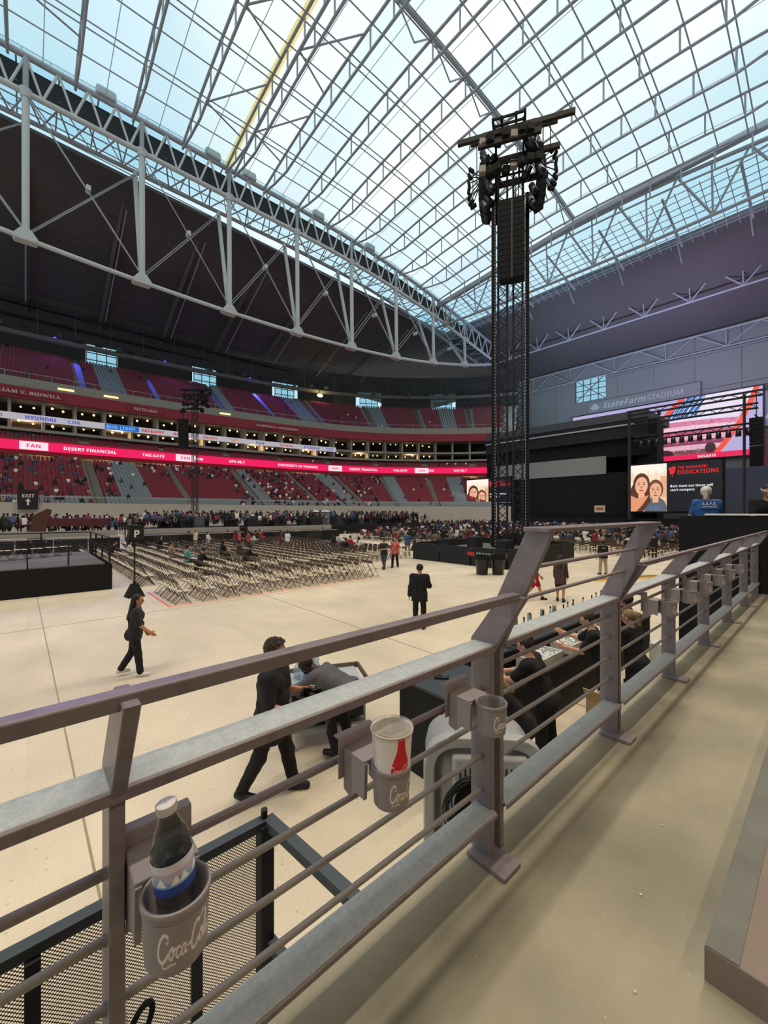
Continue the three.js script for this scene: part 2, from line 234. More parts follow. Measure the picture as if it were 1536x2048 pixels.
function sweep(prof, u0, u1, n, closed = true) { const pos = [], uv = [], idx = [], k = prof.length; for (let i = 0; i <= n; i++) for (let j = 0; j < k; j++) { const p = onPlan(u0 + (u1 - u0) * i / n, prof[j][0], prof[j][1]); pos.push(p.x, p.y, p.z); uv.push((u0 + (u1 - u0) * i / n) * PLEN, j); }
  for (let i = 0; i < n; i++) for (let j = 0; j < (closed ? k : k - 1); j++) { const a = i * k + j, b = i * k + (j + 1) % k; idx.push(a, a + k, b, b, a + k, b + k); }
  const g = new THREE.BufferGeometry(); g.setAttribute('position', new THREE.Float32BufferAttribute(pos, 3)); g.setAttribute('uv', new THREE.Float32BufferAttribute(uv, 2)); g.setIndex(idx); const q = g.toNonIndexed(); q.computeVertexNormals(); return q; }
const U0 = 0.16, U1 = uForPx(1032, 8);
const tiers = { lower: { o: -22, y: 3.75, n: 24, run: 0.84, rise: 0.358 }, club: { o: 0.6, y: 15.3, n: 6, run: 0.85, rise: 0.42 }, upper: { o: 4, y: 26.3, n: 24, run: 0.86, rise: 0.5 } };
const winPx = [204, 412, 570, 738, 886], winU = winPx.map((p) => uForPx(p, 29));
{
  const st = struct('grandstand');
  for (const k in tiers) { const t = tiers[k], prof = []; for (let i = 0; i < t.n; i++) { prof.push([t.o + i * t.run, t.y + i * t.rise]); prof.push([t.o + (i + 1) * t.run, t.y + i * t.rise]); } const o1 = t.o + t.n * t.run, y1 = t.y + (t.n - 1) * t.rise; prof.push([o1, y1 - 0.6], [t.o + 0.6, t.y - 0.6], [t.o, t.y - 0.6]); add(k === 'club' ? 'club_tier' : k + '_tier', sweep(prof, U0, U1, 110), mConc, st); }
  add('front_wall', sweep([[-22.2, 0], [-22.2, 4.55], [-21.9, 4.55], [-21.9, 0]], U0, U1, 110), M(0xb4aaa2, 0.85), st);
  add('front_rail', sweep([[-22.1, 5.35], [-22.1, 5.45], [-22, 5.45], [-22, 5.35]], U0, U1, 110), mSteelGrey, st);
  add('concourse_floor', sweep([[-1.8, 11.7], [6, 11.7], [6, 11.2], [-1.8, 11.2]], U0, U1, 110), mConcDark, st);
  add('concourse_wall', sweep([[2.5, 11.7], [2.5, 15], [3, 15], [3, 11.7]], U0, U1, 110), M(0x8c7f70, 0.9), st);
  add('club_parapet', sweep([[-0.4, 13.2], [-0.4, 15.9], [0.3, 15.9], [0.3, 13.2]], U0, U1, 110), mRedWall, st);
  for (const [y, n] of [[18, 'suite_floor'], [20.1, 'suite_floor'], [23.6, 'suite_floor']]) add(n, sweep([[3.2, y - 0.25], [3.2, y + 0.25], [9, y + 0.25], [9, y - 0.25]], U0, U1, 110), mConc, st);
  add('suite_back_wall', sweep([[8.5, 15], [8.5, 26], [9, 26], [9, 15]], U0, U1, 110), M(0x3f352f, 0.9), st);
  add('honor_fascia', sweep([[2.2, 23.3], [2.6, 25.4], [3.2, 25.4], [3.2, 23.3]], U0, U1, 110), mRedWall, st);
  add('upper_parapet', sweep([[3.4, 25.4], [3.4, 27.2], [3.8, 27.2], [3.8, 25.4]], U0, U1, 110), mConc, st);
  // outer wall, open at the window slots
  const cuts = winU.flatMap((u) => [u - 3.1 / PLEN, u + 3.1 / PLEN]); let a = U0; const wallM = M(0x4a4644, 0.9);
  for (let i = 0; i <= cuts.length; i += 2) { const b = i < cuts.length ? cuts[i] : U1; add('outer_wall', sweep([[29, 20], [29, 50], [30, 50], [30, 20]], a, b, 30), wallM, st); if (i < cuts.length) { add('outer_wall', sweep([[29, 20], [29, 37.6], [30, 37.6], [30, 20]], b, cuts[i + 1], 3), wallM, st); add('outer_wall', sweep([[29, 44.6], [29, 50], [30, 50], [30, 44.6]], b, cuts[i + 1], 3), wallM, st); } a = cuts[i + 1]; }
  add('upper_ring_beam', sweep([[24.5, 41.6], [24.5, 42.5], [25.6, 42.5], [25.6, 41.6]], U0, U1, 90), M(0x7a726b, 0.9), st);
  // cross-aisle landings and vomitory stairs
  for (let s = 6; s < PLEN * U1; s += 13) { const u = s / PLEN; if (u < U0 + 0.02) continue; for (const k of ['lower', 'upper']) { const t = tiers[k], yaw = yawOn(u), p0 = onPlan(u, t.o, t.y + 0.12), p1 = onPlan(u, t.o + t.n * t.run, t.y + t.n * t.rise + 0.12); add('aisle_stair', beamG(p0, p1, 1.0, 0.3), mConcDark, st); } }
  // suite dividers and their lamps
  const r = rng(7); let n = 0;
  for (let s = U0 * PLEN + 2; s < PLEN * U1 - 6; s += 4.6) {
    const u = s / PLEN, px = pxOf(onPlan(u, 4, 0)); if (px < -40 || px > 1000) continue;
    for (const [y0, h] of [[18.2, 1.8], [20.4, 3.1]]) {
      const c = onPlan(u, 5.6, y0 + h / 2), w = add('suite_divider', bx(0.45, h, 4.2), mConc, st); w.position.copy(c); w.rotation.y = yawOn(u);
      if (px < 840) for (let q = 0; q < 2; q++) { const lp = onPlan(u + (1.2 + q * 1.7 + r() * 0.5) / PLEN, 4.3 + r() * 2.5, y0 + h * (0.62 + 0.2 * r())), l = add('suite_lamp', new THREE.SphereGeometry(0.14 + 0.08 * r(), 6, 5), mWarmLamp, st); l.position.copy(lp); }
      if (px < 840 && n++ % 6 === 0) { const L = new THREE.PointLight(0xffd49a, 26); L.position.copy(onPlan(u + 2.3 / PLEN, 4.6, y0 + h * 0.7)); scene.add(L); L.name = 'suite_light'; }
    }
    if (px > 60 && px < 960 && r() > 0.45) { const l = add('concourse_lamp', bx(1.6, 0.18, 0.5), mWarmLamp, st); l.position.copy(onPlan(u, 0.9, 14.7)); l.rotation.y = yawOn(u); if (r() > 0.5) { const L = new THREE.PointLight(0xffdca8, 30); L.position.copy(onPlan(u, 0.4, 14.3)); scene.add(L); L.name = 'concourse_light'; } }
  }
  for (let s = U0 * PLEN; s < PLEN * U1; s += 9) { const u = s / PLEN, c = add('concourse_column', bx(0.7, 3, 0.7), mConc, st); c.position.copy(onPlan(u, 0.5, 13.2)); c.rotation.y = yawOn(u); }
  { const q = rng(61); for (let i = 0; i < 46; i++) { const u = U0 + (U1 - U0) * (i + 0.5 * q()) / 46, b = add('ring_speaker', rb(0.7 + q(), 0.5 + 0.7 * q(), 0.6, 0.05), M([0x2c2a2a, 0x3a3836, 0x55514c][i % 3], 0.8), st); b.position.copy(onPlan(u, 24.9 - q(), 42.6 + 1.2 * q())); b.rotation.y = yawOn(u); }
    for (let s = U0 * PLEN + 4; s < PLEN * U1; s += 6.5) { const u = s / PLEN; bar('ring_hanger', onPlan(u, 25, 42.2), onPlan(u, 25, 49.5), 0.09, M(0x5d5853, 0.8), st, unitTube5); }
    for (let s = U0 * PLEN + 3; s < PLEN * U1; s += 3.2) { const u = s / PLEN; bar('parapet_post', onPlan(u, 3.6, 27.1), onPlan(u, 3.6, 28.1), 0.05, mSteelGrey, st, unitTube5); }
    for (const px of [222, 450, 132]) { const u = uForPx(px, 3.6), l = add('concourse_window', bx(2.4, 0.35, 0.08), M(0x332a1a, 0.5, 0, { emissive: 0xffdf9a, emissiveIntensity: 1.6 }), st); l.position.copy(onPlan(u, 3.35, 26.2)); l.rotation.y = yawOn(u); }
    add('parapet_rail', sweep([[3.55, 28.1], [3.55, 28.2], [3.65, 28.2], [3.65, 28.1]], U0, U1, 90), mSteelGrey, st); }
  // names on the red ring of honour
  for (const [txt, px] of [['WILLIAM V. BIDWILL', 45], ['PAT TILLMAN', 291], ['MARSHALL GOLDBERG', 555]]) { const u = uForPx(px, 2.3), t = canvasTex(512, 64, (x, w, h) => { x.fillStyle = '#8d2b36'; x.fillRect(0, 0, w, h); x.fillStyle = '#e7d6d4'; x.font = 'bold 44px serif'; x.textAlign = 'center'; x.fillText(txt, w / 2, 48); }); const q = add('honor_name', bx(txt.length * 0.62, 1.1, 0.06), M(0xffffff, 0.7, 0, { map: t }), st); q.position.copy(onPlan(u, 2.15, 24.3)); q.rotation.y = yawOn(u); }
  // window slots
  winU.forEach((u, i) => { const w = struct('window_' + (i + 1)); w.position.copy(onPlan(u, 29.5, 41.1)); w.rotation.y = yawOn(u); add('window_pane', bx(6.2, 7, 0.03).translate(0, 0, 0), mGlass, w); const fr = M(0x4d5a62, 0.6); for (const x of [-3.1, -1.03, 1.03, 3.1]) add('mullion', bx(0.16, 7, 0.3, x), fr, w); for (const y of [-3.5, -1.9, -0.3, 1.4, 3.5]) add('transom', bx(6.2, 0.16, 0.3, 0, y), fr, w); });
  const sign = thing('exit_sign', 'dark hanging exit sign with white letters on the lower stand wall', 'sign', onPlan(uForPx(56, -23), -22.8, 4.9), yawOn(uForPx(56, -23)));
  add('sign_panel', bx(2.0, 2.6, 0.15), M(0x241a1d, 0.8), sign);
  add('sign_lettering', bx(1.9, 2.4, 0.02, 0, 0, 0.09), M(0xffffff, 0.8, 0, { map: canvasTex(128, 160, (x, w, h) => { x.fillStyle = '#241a1d'; x.fillRect(0, 0, w, h); x.fillStyle = '#ddd'; x.font = 'bold 40px sans-serif'; x.textAlign = 'center'; x.fillText('EXIT', 64, 60); x.fillRect(58, 84, 12, 44); x.beginPath(); x.moveTo(64, 70); x.lineTo(84, 94); x.lineTo(44, 94); x.fill(); }) }), sign);
}
{ // LED ribbons
  function ribbon(o, y0, y1, uA, uB, tex, k, label) { const g = sweep([[o, y0], [o, y1], [o + 0.25, y1], [o + 0.25, y0]], uA, uB, 90), uv = g.attributes.uv, p = g.attributes.position; for (let i = 0; i < uv.count; i++) uv.setXY(i, uv.getX(i) / 60, (p.getY(i) - y0) / (y1 - y0)); tex.wrapS = THREE.RepeatWrapping; return tag(add('ribbon_display', g, glow(tex, k)), label, 'display'); }
  const pink = canvasTex(2048, 64, (x, w, h) => { x.fillStyle = '#f2145e'; x.fillRect(0, 0, w, h); x.fillStyle = '#fff'; x.font = 'bold 30px sans-serif'; for (const [t, X] of [['UNIVERSITY OF PHOENIX', 40], ['BMO', 520], ['DESERT FINANCIAL', 700], ['TAILGATE', 1120], ['STATE FARM', 1340], ['KFX 98.7', 1700]]) x.fillText(t, X, 43); x.fillStyle = '#ffe3ee'; for (const X of [500, 1330]) { x.fillRect(X, 4, 130, 56); x.fillStyle = '#f2145e'; x.font = 'bold 34px sans-serif'; x.fillText('FAN', X + 30, 44); x.fillStyle = '#ffe3ee'; } });
  ribbon(-0.75, 13.9, 15.5, U0, U1, pink, 1.0, 'long pink LED ribbon with white lettering round the club level');
  const words = [['HYUNDAI', '#3b3bd6', 'HYUNDAI'], ['COX', '#2a5ad0', 'COX'], ['BUD LIGHT', '#0a6fd8', 'BUD'], ['SAFEWAY', '#e01a22', 'S'], ['APS', '#e01a22', 'A'], ['Desert', '#e2402a', 'D'], ['SRP', '#f08a1a', 'H'], ['Ford', '#1a3f9a', 'F'], ['Verizon', '#d8202a', 'V']];
  const white = canvasTex(2048, 48, (x, w, h) => { x.fillStyle = '#c9c4cf'; x.fillRect(0, 0, w, h); x.font = 'bold 36px sans-serif'; words.forEach(([t, c], i) => { x.fillStyle = c; const X = 30 + i * 226; if (i === 2) { x.fillRect(X - 8, 2, 220, 44); x.fillStyle = '#9fd4ff'; } x.fillText(t, X, 37); }); });
  const w = ribbon(2.9, 19.6, 20.75, U0, uForPx(672, 2.9), white, 0.75, 'grey white LED ribbon with sponsor words between the suite levels');
  { const uv = w.geometry.attributes.uv; for (let i = 0; i < uv.count; i++) uv.setX(i, (uv.getX(i) * 60 - uForPx(82, 2.9) * PLEN) / 54 + 0.055); }
}
let standSitters = [];
// seats and spectators of the stand: far too many and too small to tell apart singly
const isGrey = (u) => winU.some((w) => Math.abs(u - w) * PLEN < 2.1);
{
  const seatG = merge([bx(0.46, 0.05, 0.4, 0, 0.42, 0.05), bx(0.46, 0.45, 0.06, 0, 0.66, -0.18), bx(0.4, 0.4, 0.05, 0, 0.2, -0.1)]);
  const spots = { red: [], grey: [] }, sit = [], r = rng(12), q = new THREE.Quaternion(), m = new THREE.Matrix4(), one = new THREE.Vector3(1, 1, 1);
  for (const k in tiers) { const t = tiers[k];
    for (let i = 0; i < t.n; i++) for (let s = U0 * PLEN; s < PLEN * U1; s += 0.56) {
      const ph = (s - 6 + 1300) % 13; if (ph < 0.8 || ph > 12.2) continue; const u = s / PLEN; const p = onPlan(u, t.o + (i + 0.62) * t.run, t.y + i * t.rise), px = pxOf(p); if (px < -30 || px > 1010) continue;
      const yaw = yawOn(u); q.setFromAxisAngle(UP, yaw); m.compose(p, q, one);
      spots[(k !== 'club' && isGrey(u)) || (k === 'lower' && i < 4) ? 'grey' : 'red'].push(m.clone());
      const dens = k === 'lower' ? (px < 330 ? 0.17 : px < 620 ? 0.24 : px < 760 ? 0.16 : 0.012) : k === 'club' ? 0.03 : 0.006;
      if (!(k === 'lower' && px > 290 && px < 470 && i < 16) && r() < dens * (k === 'lower' && isGrey(u) ? 0.3 : 1)) sit.push([p.clone(), yaw]);
    } }
  const make = (name, list, c, label) => { const o = new THREE.InstancedMesh(seatG, M(c, 0.6), list.length); list.forEach((x, i) => o.setMatrixAt(i, x)); o.name = name; o.userData.kind = 'stuff'; tag(o, label, 'seats'); scene.add(o); return o; };
  make('red_stadium_seating', spots.red, 0x8e3343, 'rows of dark red plastic seats filling the far stand');
  make('grey_stadium_seating', spots.grey, 0x8d959a, 'bands of grey seats at the stand front and below the window slots');
  standSitters = sit;
}

// ---------------------------------------------------------------- floodlights on the near side truss (they light the floor)
for (let i = 0; i < 7; i++) {
  const L = -42 + i * 19, g = thing('floodlight_bank', 'long bank of floodlights on the near side truss', 'floodlight', P(L, 50, 2), 0, 'floodlight banks on the near truss');
  add('housing', bx(12, 0.5, 2.6, 0, 0.4, 0), mDark, g); for (const x of [-5, 5]) add('hanger', bx(0.15, 12, 0.15, x, 6, 0), mSteelGrey, g);
  add('visor', bx(12, 1.5, 0.1, 0, -0.35, -1.35), mDark, g); add('lamp_face', bx(11.6, 0.08, 2.3, 0, 0.1, 0), M(0xffffff, 0.5, 0, { emissive: FLOOD.color, emissiveIntensity: 3 }), g);
  const A = new THREE.RectAreaLight(FLOOD.color, FLOOD.power, 11.6, 2.3); A.position.set(0, 0, 0); A.name = 'flood'; g.add(A); g.rotation.x = 0; A.lookAt(P(L, 0, 30).sub(P(L, 50, 2)).add(P(L, 50, 2)));
}

// ---------------------------------------------------------------- end wall, video board, signs
const END = 128;
{
  const w = struct('wall_end'), yaw = -Math.PI / 2;
  add('wall_slab', [bx(1, 52, 106, END + 0.5, 26, 7), bx(1, 37, 9, END + 0.5, 18.5, -50.5), bx(1, 8, 9, END + 0.5, 48, -50.5), bx(1, 52, 24, END + 0.5, 26, -67)], mEndWall, w);
  for (let T = -20; T < 84; T += 9) if (T < 44 || T > 56) add('wall_column', bx(0.3, 50, 0.3, END - 0.1, 25, -T), mEndWall, w);
  for (const y of [24, 34.5, 43]) add('wall_girt', bx(0.5, 0.5, 100, END - 0.3, y, 4), mEndWall, w);
  const win = struct('window_6', new THREE.Vector3(END + 0.5, 40.5, -50.5)), fr = M(0x56626c, 0.6);
  add('window_pane', bx(0.03, 7, 9), mGlass, win); for (const z of [-4.4, -2.2, 0, 2.2, 4.4]) add('mullion', bx(0.3, 7, 0.16, 0, 0, z), fr, win); for (const y of [-3.4, -1.7, 0, 1.7, 3.4]) add('transom', bx(0.3, 0.16, 9, 0, y), fr, win);
  block('wind_brace', new THREE.Vector3(-0.6, -3.5, -4.4), new THREE.Vector3(-0.6, 3.5, 4.4), 0.2, 0.2, fr, win); block('wind_brace', new THREE.Vector3(-0.6, 3.5, -4.4), new THREE.Vector3(-0.6, -3.5, 4.4), 0.2, 0.2, fr, win);
  // lower end stand: dark tiers behind the stage
  const e = struct('end_stand'); for (let i = 0; i < 10; i++) add('stand_step', bx(2, 1.2, 100, 108 + i * 1.9, 4 + i * 1.0, -14), M(0x565566, 0.9), e); add('stand_front', bx(1, 4, 100, 106.5, 2, -14), M(0x4a4a58, 0.9), e);
  const hz = thing('video_board', 'huge wide video board on the end wall showing the arena itself', 'video board', P(END - 1.3, 24.5, 33.5), yaw);
  const pic = canvasTex(1400, 520, (x, W, H) => {
    x.fillStyle = '#b6afdb'; x.fillRect(0, 0, W, H); const r = rng(4);
    x.save(); x.beginPath(); x.moveTo(W * 0.42, H); x.lineTo(W * 0.6, 60); x.lineTo(W * 0.7, -20); x.lineTo(W * 0.98, -20); x.lineTo(W * 0.8, H); x.fill(); x.clip();
    x.fillStyle = '#ecdcf2'; x.fillRect(0, 0, W, H); x.fillStyle = '#2c5a9e'; x.beginPath(); x.moveTo(W * 0.54, 0); x.lineTo(W * 0.76, 0); x.lineTo(W * 0.72, H * 0.3); x.lineTo(W * 0.53, H * 0.36); x.fill();
    x.strokeStyle = '#e9f2ff'; for (let i = 0; i < 16; i++) { x.lineWidth = 3 + 3 * r(); x.beginPath(); x.moveTo(W * (0.52 + 0.03 * i), 0); x.lineTo(W * (0.5 + 0.02 * i), H * 0.36); x.stroke(); x.beginPath(); x.moveTo(W * (0.52 + 0.03 * i), H * 0.36); x.lineTo(W * (0.6 + 0.03 * i), 0); x.stroke(); }
    for (let i = 0; i < 7; i++) { x.fillStyle = ['#d9799c', '#f3c7d6', '#c04b72', '#f0a7bd', '#8f3456', '#e8b4c4', '#7a4a50'][i]; x.beginPath(); x.moveTo(W * 0.4, H * (0.4 + i * 0.075)); x.quadraticCurveTo(W * 0.65, H * (0.33 + i * 0.085), W, H * (0.44 + i * 0.07)); x.lineTo(W, H * (0.55 + i * 0.07)); x.quadraticCurveTo(W * 0.65, H * (0.42 + i * 0.085), W * 0.4, H * (0.5 + i * 0.075)); x.fill(); }
    for (let i = 0; i < 700; i++) { x.fillStyle = ['#fff', '#40202c', '#f7d3df', '#b2385f'][i % 4]; x.fillRect(W * (0.4 + 0.6 * r()), H * (0.38 + 0.55 * r()), 3 + 8 * r(), 3); }
    x.fillStyle = '#3a1a20'; x.beginPath(); x.ellipse(W * 0.56, H * 0.9, 60, 40, 0, 0, 7); x.ellipse(W * 0.78, H * 0.84, 34, 44, 0, 0, 7); x.fill(); x.restore();
    x.strokeStyle = '#ff4a24'; x.lineWidth = 34; x.beginPath(); x.moveTo(W * 0.61, 60); x.lineTo(W * 0.66, -20); x.moveTo(W * 0.8, H * 0.95); x.quadraticCurveTo(W * 0.93, H * 0.5, W * 0.98, -20); x.moveTo(W * 0.5, H * 0.45); x.lineTo(W * 0.62, 40); x.stroke();
    x.fillStyle = '#ef1c55'; x.fillRect(W * 0.4, H * 0.92, W, H); x.fillStyle = '#fff'; x.font = 'bold 26px sans-serif'; x.fillText('TAILGATE', W * 0.72, H * 0.985); x.fillText('BMO', W * 0.5, H * 0.985);
    x.fillStyle = '#ff3a40'; x.font = 'bold 30px sans-serif'; x.fillText('StateFarm', W * 0.87, H * 0.66); });
  add('screen', bx(43, 15.6, 0.1, 0, 0, 0.36), glow(pic, 0.95), hz); add('frame', bx(43.6, 16.2, 0.7), mDark, hz);
  const A = new THREE.RectAreaLight(0xd9b8e6, SCREEN.big, 43, 15.6); A.position.set(0, 0, 0.6); A.rotation.y = Math.PI; hz.add(A); A.name = 'video_board_light';
  const sg = thing('wall_sign', 'pale stadium name lettering with a small cloud-like emblem above the video board', 'sign', P(END - 1.2, 34.4, 37), yaw);
  const txt = canvasTex(1024, 128, (x, w, h) => { x.fillStyle = '#85837f'; x.fillRect(0, 0, w, h); x.fillStyle = '#bdbab6'; x.font = 'bold italic 84px sans-serif'; x.fillText('StateFarm', 150, 92); x.font = '74px sans-serif'; x.fillText('STADIUM', 580, 92); for (const [X, Y, R] of [[50, 66, 24], [92, 66, 24], [71, 44, 24]]) { x.beginPath(); x.ellipse(X, Y, R, R * 0.8, 0, 0, 7); x.fill(); } x.fillRect(40, 74, 64, 20); });
  add('sign_lettering', bx(27, 3.3, 0.12), M(0xffffff, 0.8, 0, { map: txt }), sg);
  for (const [T, y, t, nm] of [[9, 27, 'A', 'grey wall panel with a big pale letter beside the video board'], [9, 17, '', 'dull red wall panel below the lettered panel beside the video board']]) { const p = thing('wall_banner', nm, 'banner', P(END - 1.2, y, T), yaw); add('banner_face', bx(8, 8, 0.1), M(0xffffff, 0.8, 0, { map: canvasTex(256, 256, (x) => { x.fillStyle = t ? '#8c8b9a' : '#84424f'; x.fillRect(0, 0, 256, 256); x.fillStyle = '#c9c8d4'; x.font = 'bold italic 210px sans-serif'; if (t) x.fillText(t, 40, 200); else x.fillRect(60, 150, 120, 20); }) }), p); }
}
// ---------------------------------------------------------------- main stage with side screens, light trusses and speakers
const STG = 82;
const couple = (flip) => canvasTex(360, 460, (x, W, H) => { x.fillStyle = '#fff4e6'; x.fillRect(0, 0, W, H); x.fillStyle = '#f4c9a8'; x.fillRect(0, 300, W, 160); x.fillStyle = '#fbe3c8'; x.fillRect(0, 90, W, 70); x.fillStyle = '#f0cba6'; for (let i = 0; i < 5; i++) x.fillRect(i * 78 + 20, 60, 8, 120); x.fillStyle = '#d99a72'; x.beginPath(); x.ellipse(40, 330, 90, 60, 0.5, 0, 7); x.fill();
  x.fillStyle = '#e9b18a'; x.fillRect(300, 120, 60, 200); const face = (X, Y, s, hair, skin, long) => { x.fillStyle = hair; x.beginPath(); x.ellipse(X, Y - 14 * s, 58 * s, 72 * s, 0, 0, 7); x.fill(); if (long) { x.beginPath(); x.moveTo(X - 56 * s, Y - 20 * s); x.quadraticCurveTo(X - 100 * s, Y + 60 * s, X - 110 * s, Y + 120 * s); x.lineTo(X - 10 * s, Y + 200 * s); x.lineTo(X + 62 * s, Y + 110 * s); x.lineTo(X + 54 * s, Y - 20 * s); x.fill(); }
    x.fillStyle = skin; x.beginPath(); x.ellipse(X, Y, 44 * s, 60 * s, 0.1, 0, 7); x.fill(); x.fillRect(X - 22 * s, Y + 36 * s, 44 * s, 50 * s); x.fillStyle = '#4a2a22'; for (const e of [-18, 18]) { x.beginPath(); x.ellipse(X + e * s, Y - 10 * s, 7 * s, 4 * s, 0, 0, 7); x.fill(); x.fillRect(X + (e - 10) * s, Y - 24 * s, 20 * s, 4 * s); } x.fillStyle = '#c47a66'; x.beginPath(); x.ellipse(X, Y + 10 * s, 7 * s, 9 * s, 0, 0, 7); x.fill(); x.fillStyle = '#b6404a'; x.beginPath(); x.ellipse(X, Y + 32 * s, 15 * s, 5 * s, 0, 0, 7); x.fill(); };
  x.fillStyle = '#5d6470'; x.beginPath(); x.ellipse(250, 430, 110, 110, 0, 0, 7); x.fill(); face(252, 262, 1.3, '#7a4a34', '#eeb28c', false); face(112, 206, 1.45, '#5a3324', '#f0b38e', true); x.fillStyle = '#e59a72'; x.beginPath(); x.moveTo(0, 300); x.lineTo(70, 330); x.lineTo(190, 300); x.lineTo(120, 400); x.lineTo(60, 460); x.lineTo(0, 460); x.fill(); x.fillStyle = '#3e7fd0'; x.font = 'bold 44px sans-serif'; x.fillText('S N I', 200, 446); });
const dedic = canvasTex(460, 460, (x, W, H) => { x.fillStyle = '#0d0d14'; x.fillRect(0, 0, W, H); x.fillStyle = '#e3222c'; x.font = 'bold 34px sans-serif'; x.fillText('THE ROMANTIC', 96, 62); x.font = 'bold 52px sans-serif'; x.fillText('DEDICATIONS', 92, 112); x.beginPath(); for (const [X, Y, R] of [[36, 60, 20], [62, 54, 20], [52, 84, 22], [40, 96, 14]]) { x.moveTo(X, Y); x.ellipse(X, Y, R, R, 0, 0, 7); } x.fill(); x.fillRect(48, 100, 6, 30); x.fillStyle = '#f2f2f2'; x.font = 'bold 31px sans-serif'; x.fillText('Best mom out there yall', 30, 232); x.fillText("can't compete", 30, 268); });
{
  const st = thing('main_stage', 'huge black main stage with a flat roof and a grey backdrop strip', 'stage', P(STG, 0, 0));
  add('deck', bx(16, 2.0, 48, 8, 1.0, -37), mBlackSoft, st); add('back_drape', bx(0.6, 19, 34, 10, 11, -40), mBlackSoft, st); add('roof', bx(14, 1.4, 33, 6, 20.6, -39), M(0x44474c, 0.8), st); add('roof_fascia', bx(0.5, 3.4, 33, -0.6, 18.4, -39), M(0x1b1d20, 0.85), st); add('fascia_trim', bx(0.3, 0.25, 31, -1, 19.0, -40), mSteelGrey, st);
  add('lower_drape', bx(0.6, 9, 33, 0.4, 6.2, -39), mBlackSoft, st); add('upper_drape', bx(0.6, 4.5, 33, 0.4, 15.8, -39), mBlackSoft, st);
  add('backdrop_strip', bx(0.3, 3.4, 24, 0.1, 12.2, -41.5), M(0x8a8a86, 0.8), st); for (const z of [-23, -55]) add('wing_tower', bx(4, 20, 3, 3, 10, z), mBlackSoft, st);
  add('side_apron', bx(0.5, 2.2, 60, -1.0, 1.1, -38), mBlackSoft, st);
  const sign = thing('stage_sign', 'small lit white sign on the front of the dark stage', 'sign', P(STG + 0.04, 3.9, 30.6), -Math.PI / 2); add('sign_face', bx(1.9, 1.3, 0.1), M(0xe8d8c8, 0.6, 0, { map: canvasTex(64, 48, (x) => { x.fillStyle = '#efe2d2'; x.fillRect(0, 0, 64, 48); x.fillStyle = '#c0603a'; x.fillRect(10, 16, 44, 16); }) }), sign);
  for (const [px0, px1, px2, yb, yt, nm] of [[1270, 1341, 1450, 3.4, 11.4, 'big lit side screen with a selfie and red words, below the video board'], [945, 988, 1032, 3.6, 10.9, 'side screen of the stage half hidden behind the tall speaker tower']]) {
    const hit = (px) => { const a = atD(px, 1025, 1), k = STG / a.x; return -a.z * k; }, T0 = hit(px0), T1 = hit(px1), T2 = hit(px2), s = thing('side_screen', nm, 'screen', P(STG - 2, 0, 0));
    const pl = (Ta, Tb, tex) => { const g = new THREE.BoxGeometry(Math.abs(Ta - Tb), yt - yb, 0.12); g.rotateY(-Math.PI / 2); g.translate(-0.2, (yt + yb) / 2, -(Ta + Tb) / 2); return add('screen_picture', g, glow(tex, 1.0), s); };
    pl(T0, T1, couple()); pl(T1, T2, dedic); add('screen_frame', bx(0.5, yt - yb + 0.6, Math.abs(T0 - T2) + 0.6, 0.2, (yt + yb) / 2, -(T0 + T2) / 2), mBlackSoft, s); for (const T of [T0, T2]) add('screen_leg', bx(0.5, yb, 0.5, 0.6, yb / 2, -T), mBlackSoft, s);
    const A = new THREE.RectAreaLight(0xffe8d8, SCREEN.imag, Math.abs(T0 - T1), yt - yb); A.position.set(-0.5, (yt + yb) / 2, -(T0 + T1) / 2); A.rotation.y = Math.PI / 2; s.add(A); A.name = 'screen_light';
  }
  // light trusses at the stage side
  const tr = thing('lighting_truss', 'black lighting truss with a row of lamps in front of the video board', 'truss', P(STG - 3, 0, 0));
  const box = (y, T0, T1) => { for (const [a, b] of [[0, 0], [0.7, 0], [0, 0.7], [0.7, 0.7]]) bar('truss_chord', P(a, y + b, T0), P(a, y + b, T1), 0.09, mDark, tr, unitTube5); const n = 14; for (let i = 0; i < n; i++) { const t0 = T0 + (T1 - T0) * i / n, t1 = T0 + (T1 - T0) * (i + 1) / n; bar('truss_web', P(0, y + (i % 2) * 0.7, t0), P(0, y + 0.7 - (i % 2) * 0.7, t1), 0.06, mDark, tr, unitTube5); } };
  box(20.2, 7.5, 25); box(15.6, 8.2, 24); box(18.4, 8, 24);
  for (let i = 0; i < 13; i++) { const h = add('stage_lamp', lathe([[0.02, 0.5], [0.28, 0.45], [0.34, 0], [0.36, -0.5], [0.02, -0.55]], 10), mBlackGloss, tr); h.position.copy(P(0, 15.0, 9 + i * 1.15)); }
  for (const T of [9.5, 24.6]) for (const y of [2]) { bar('truss_leg', P(0.3, y, T), P(0.3, 20.6, T), 0.16, mDark, tr); bar('truss_leg', P(-0.5, y, T), P(-0.5, 20.6, T), 0.1, mDark, tr); }
  const pa = thing('speaker_array', 'tall black curved speaker column hanging beside the video board', 'speaker', P(STG - 2.7, 0, 8.2));
  for (let i = 0; i < 12; i++) add('speaker_cabinet', rb(0.9, 0.55, 1.5, 0.06).rotateZ(0.02 * i * i * 0.15).translate(0.01 * i * i * 0.4, 16.7 - i * 0.58, 0), mBlackSoft, pa); bar('hanging_chain', new THREE.Vector3(0, 17, 0), new THREE.Vector3(0, 20.5, 0), 0.06, mDark, pa); bar('top_frame', new THREE.Vector3(-1, 17.2, 0), new THREE.Vector3(1, 17.2, 0), 0.12, mDark, pa);
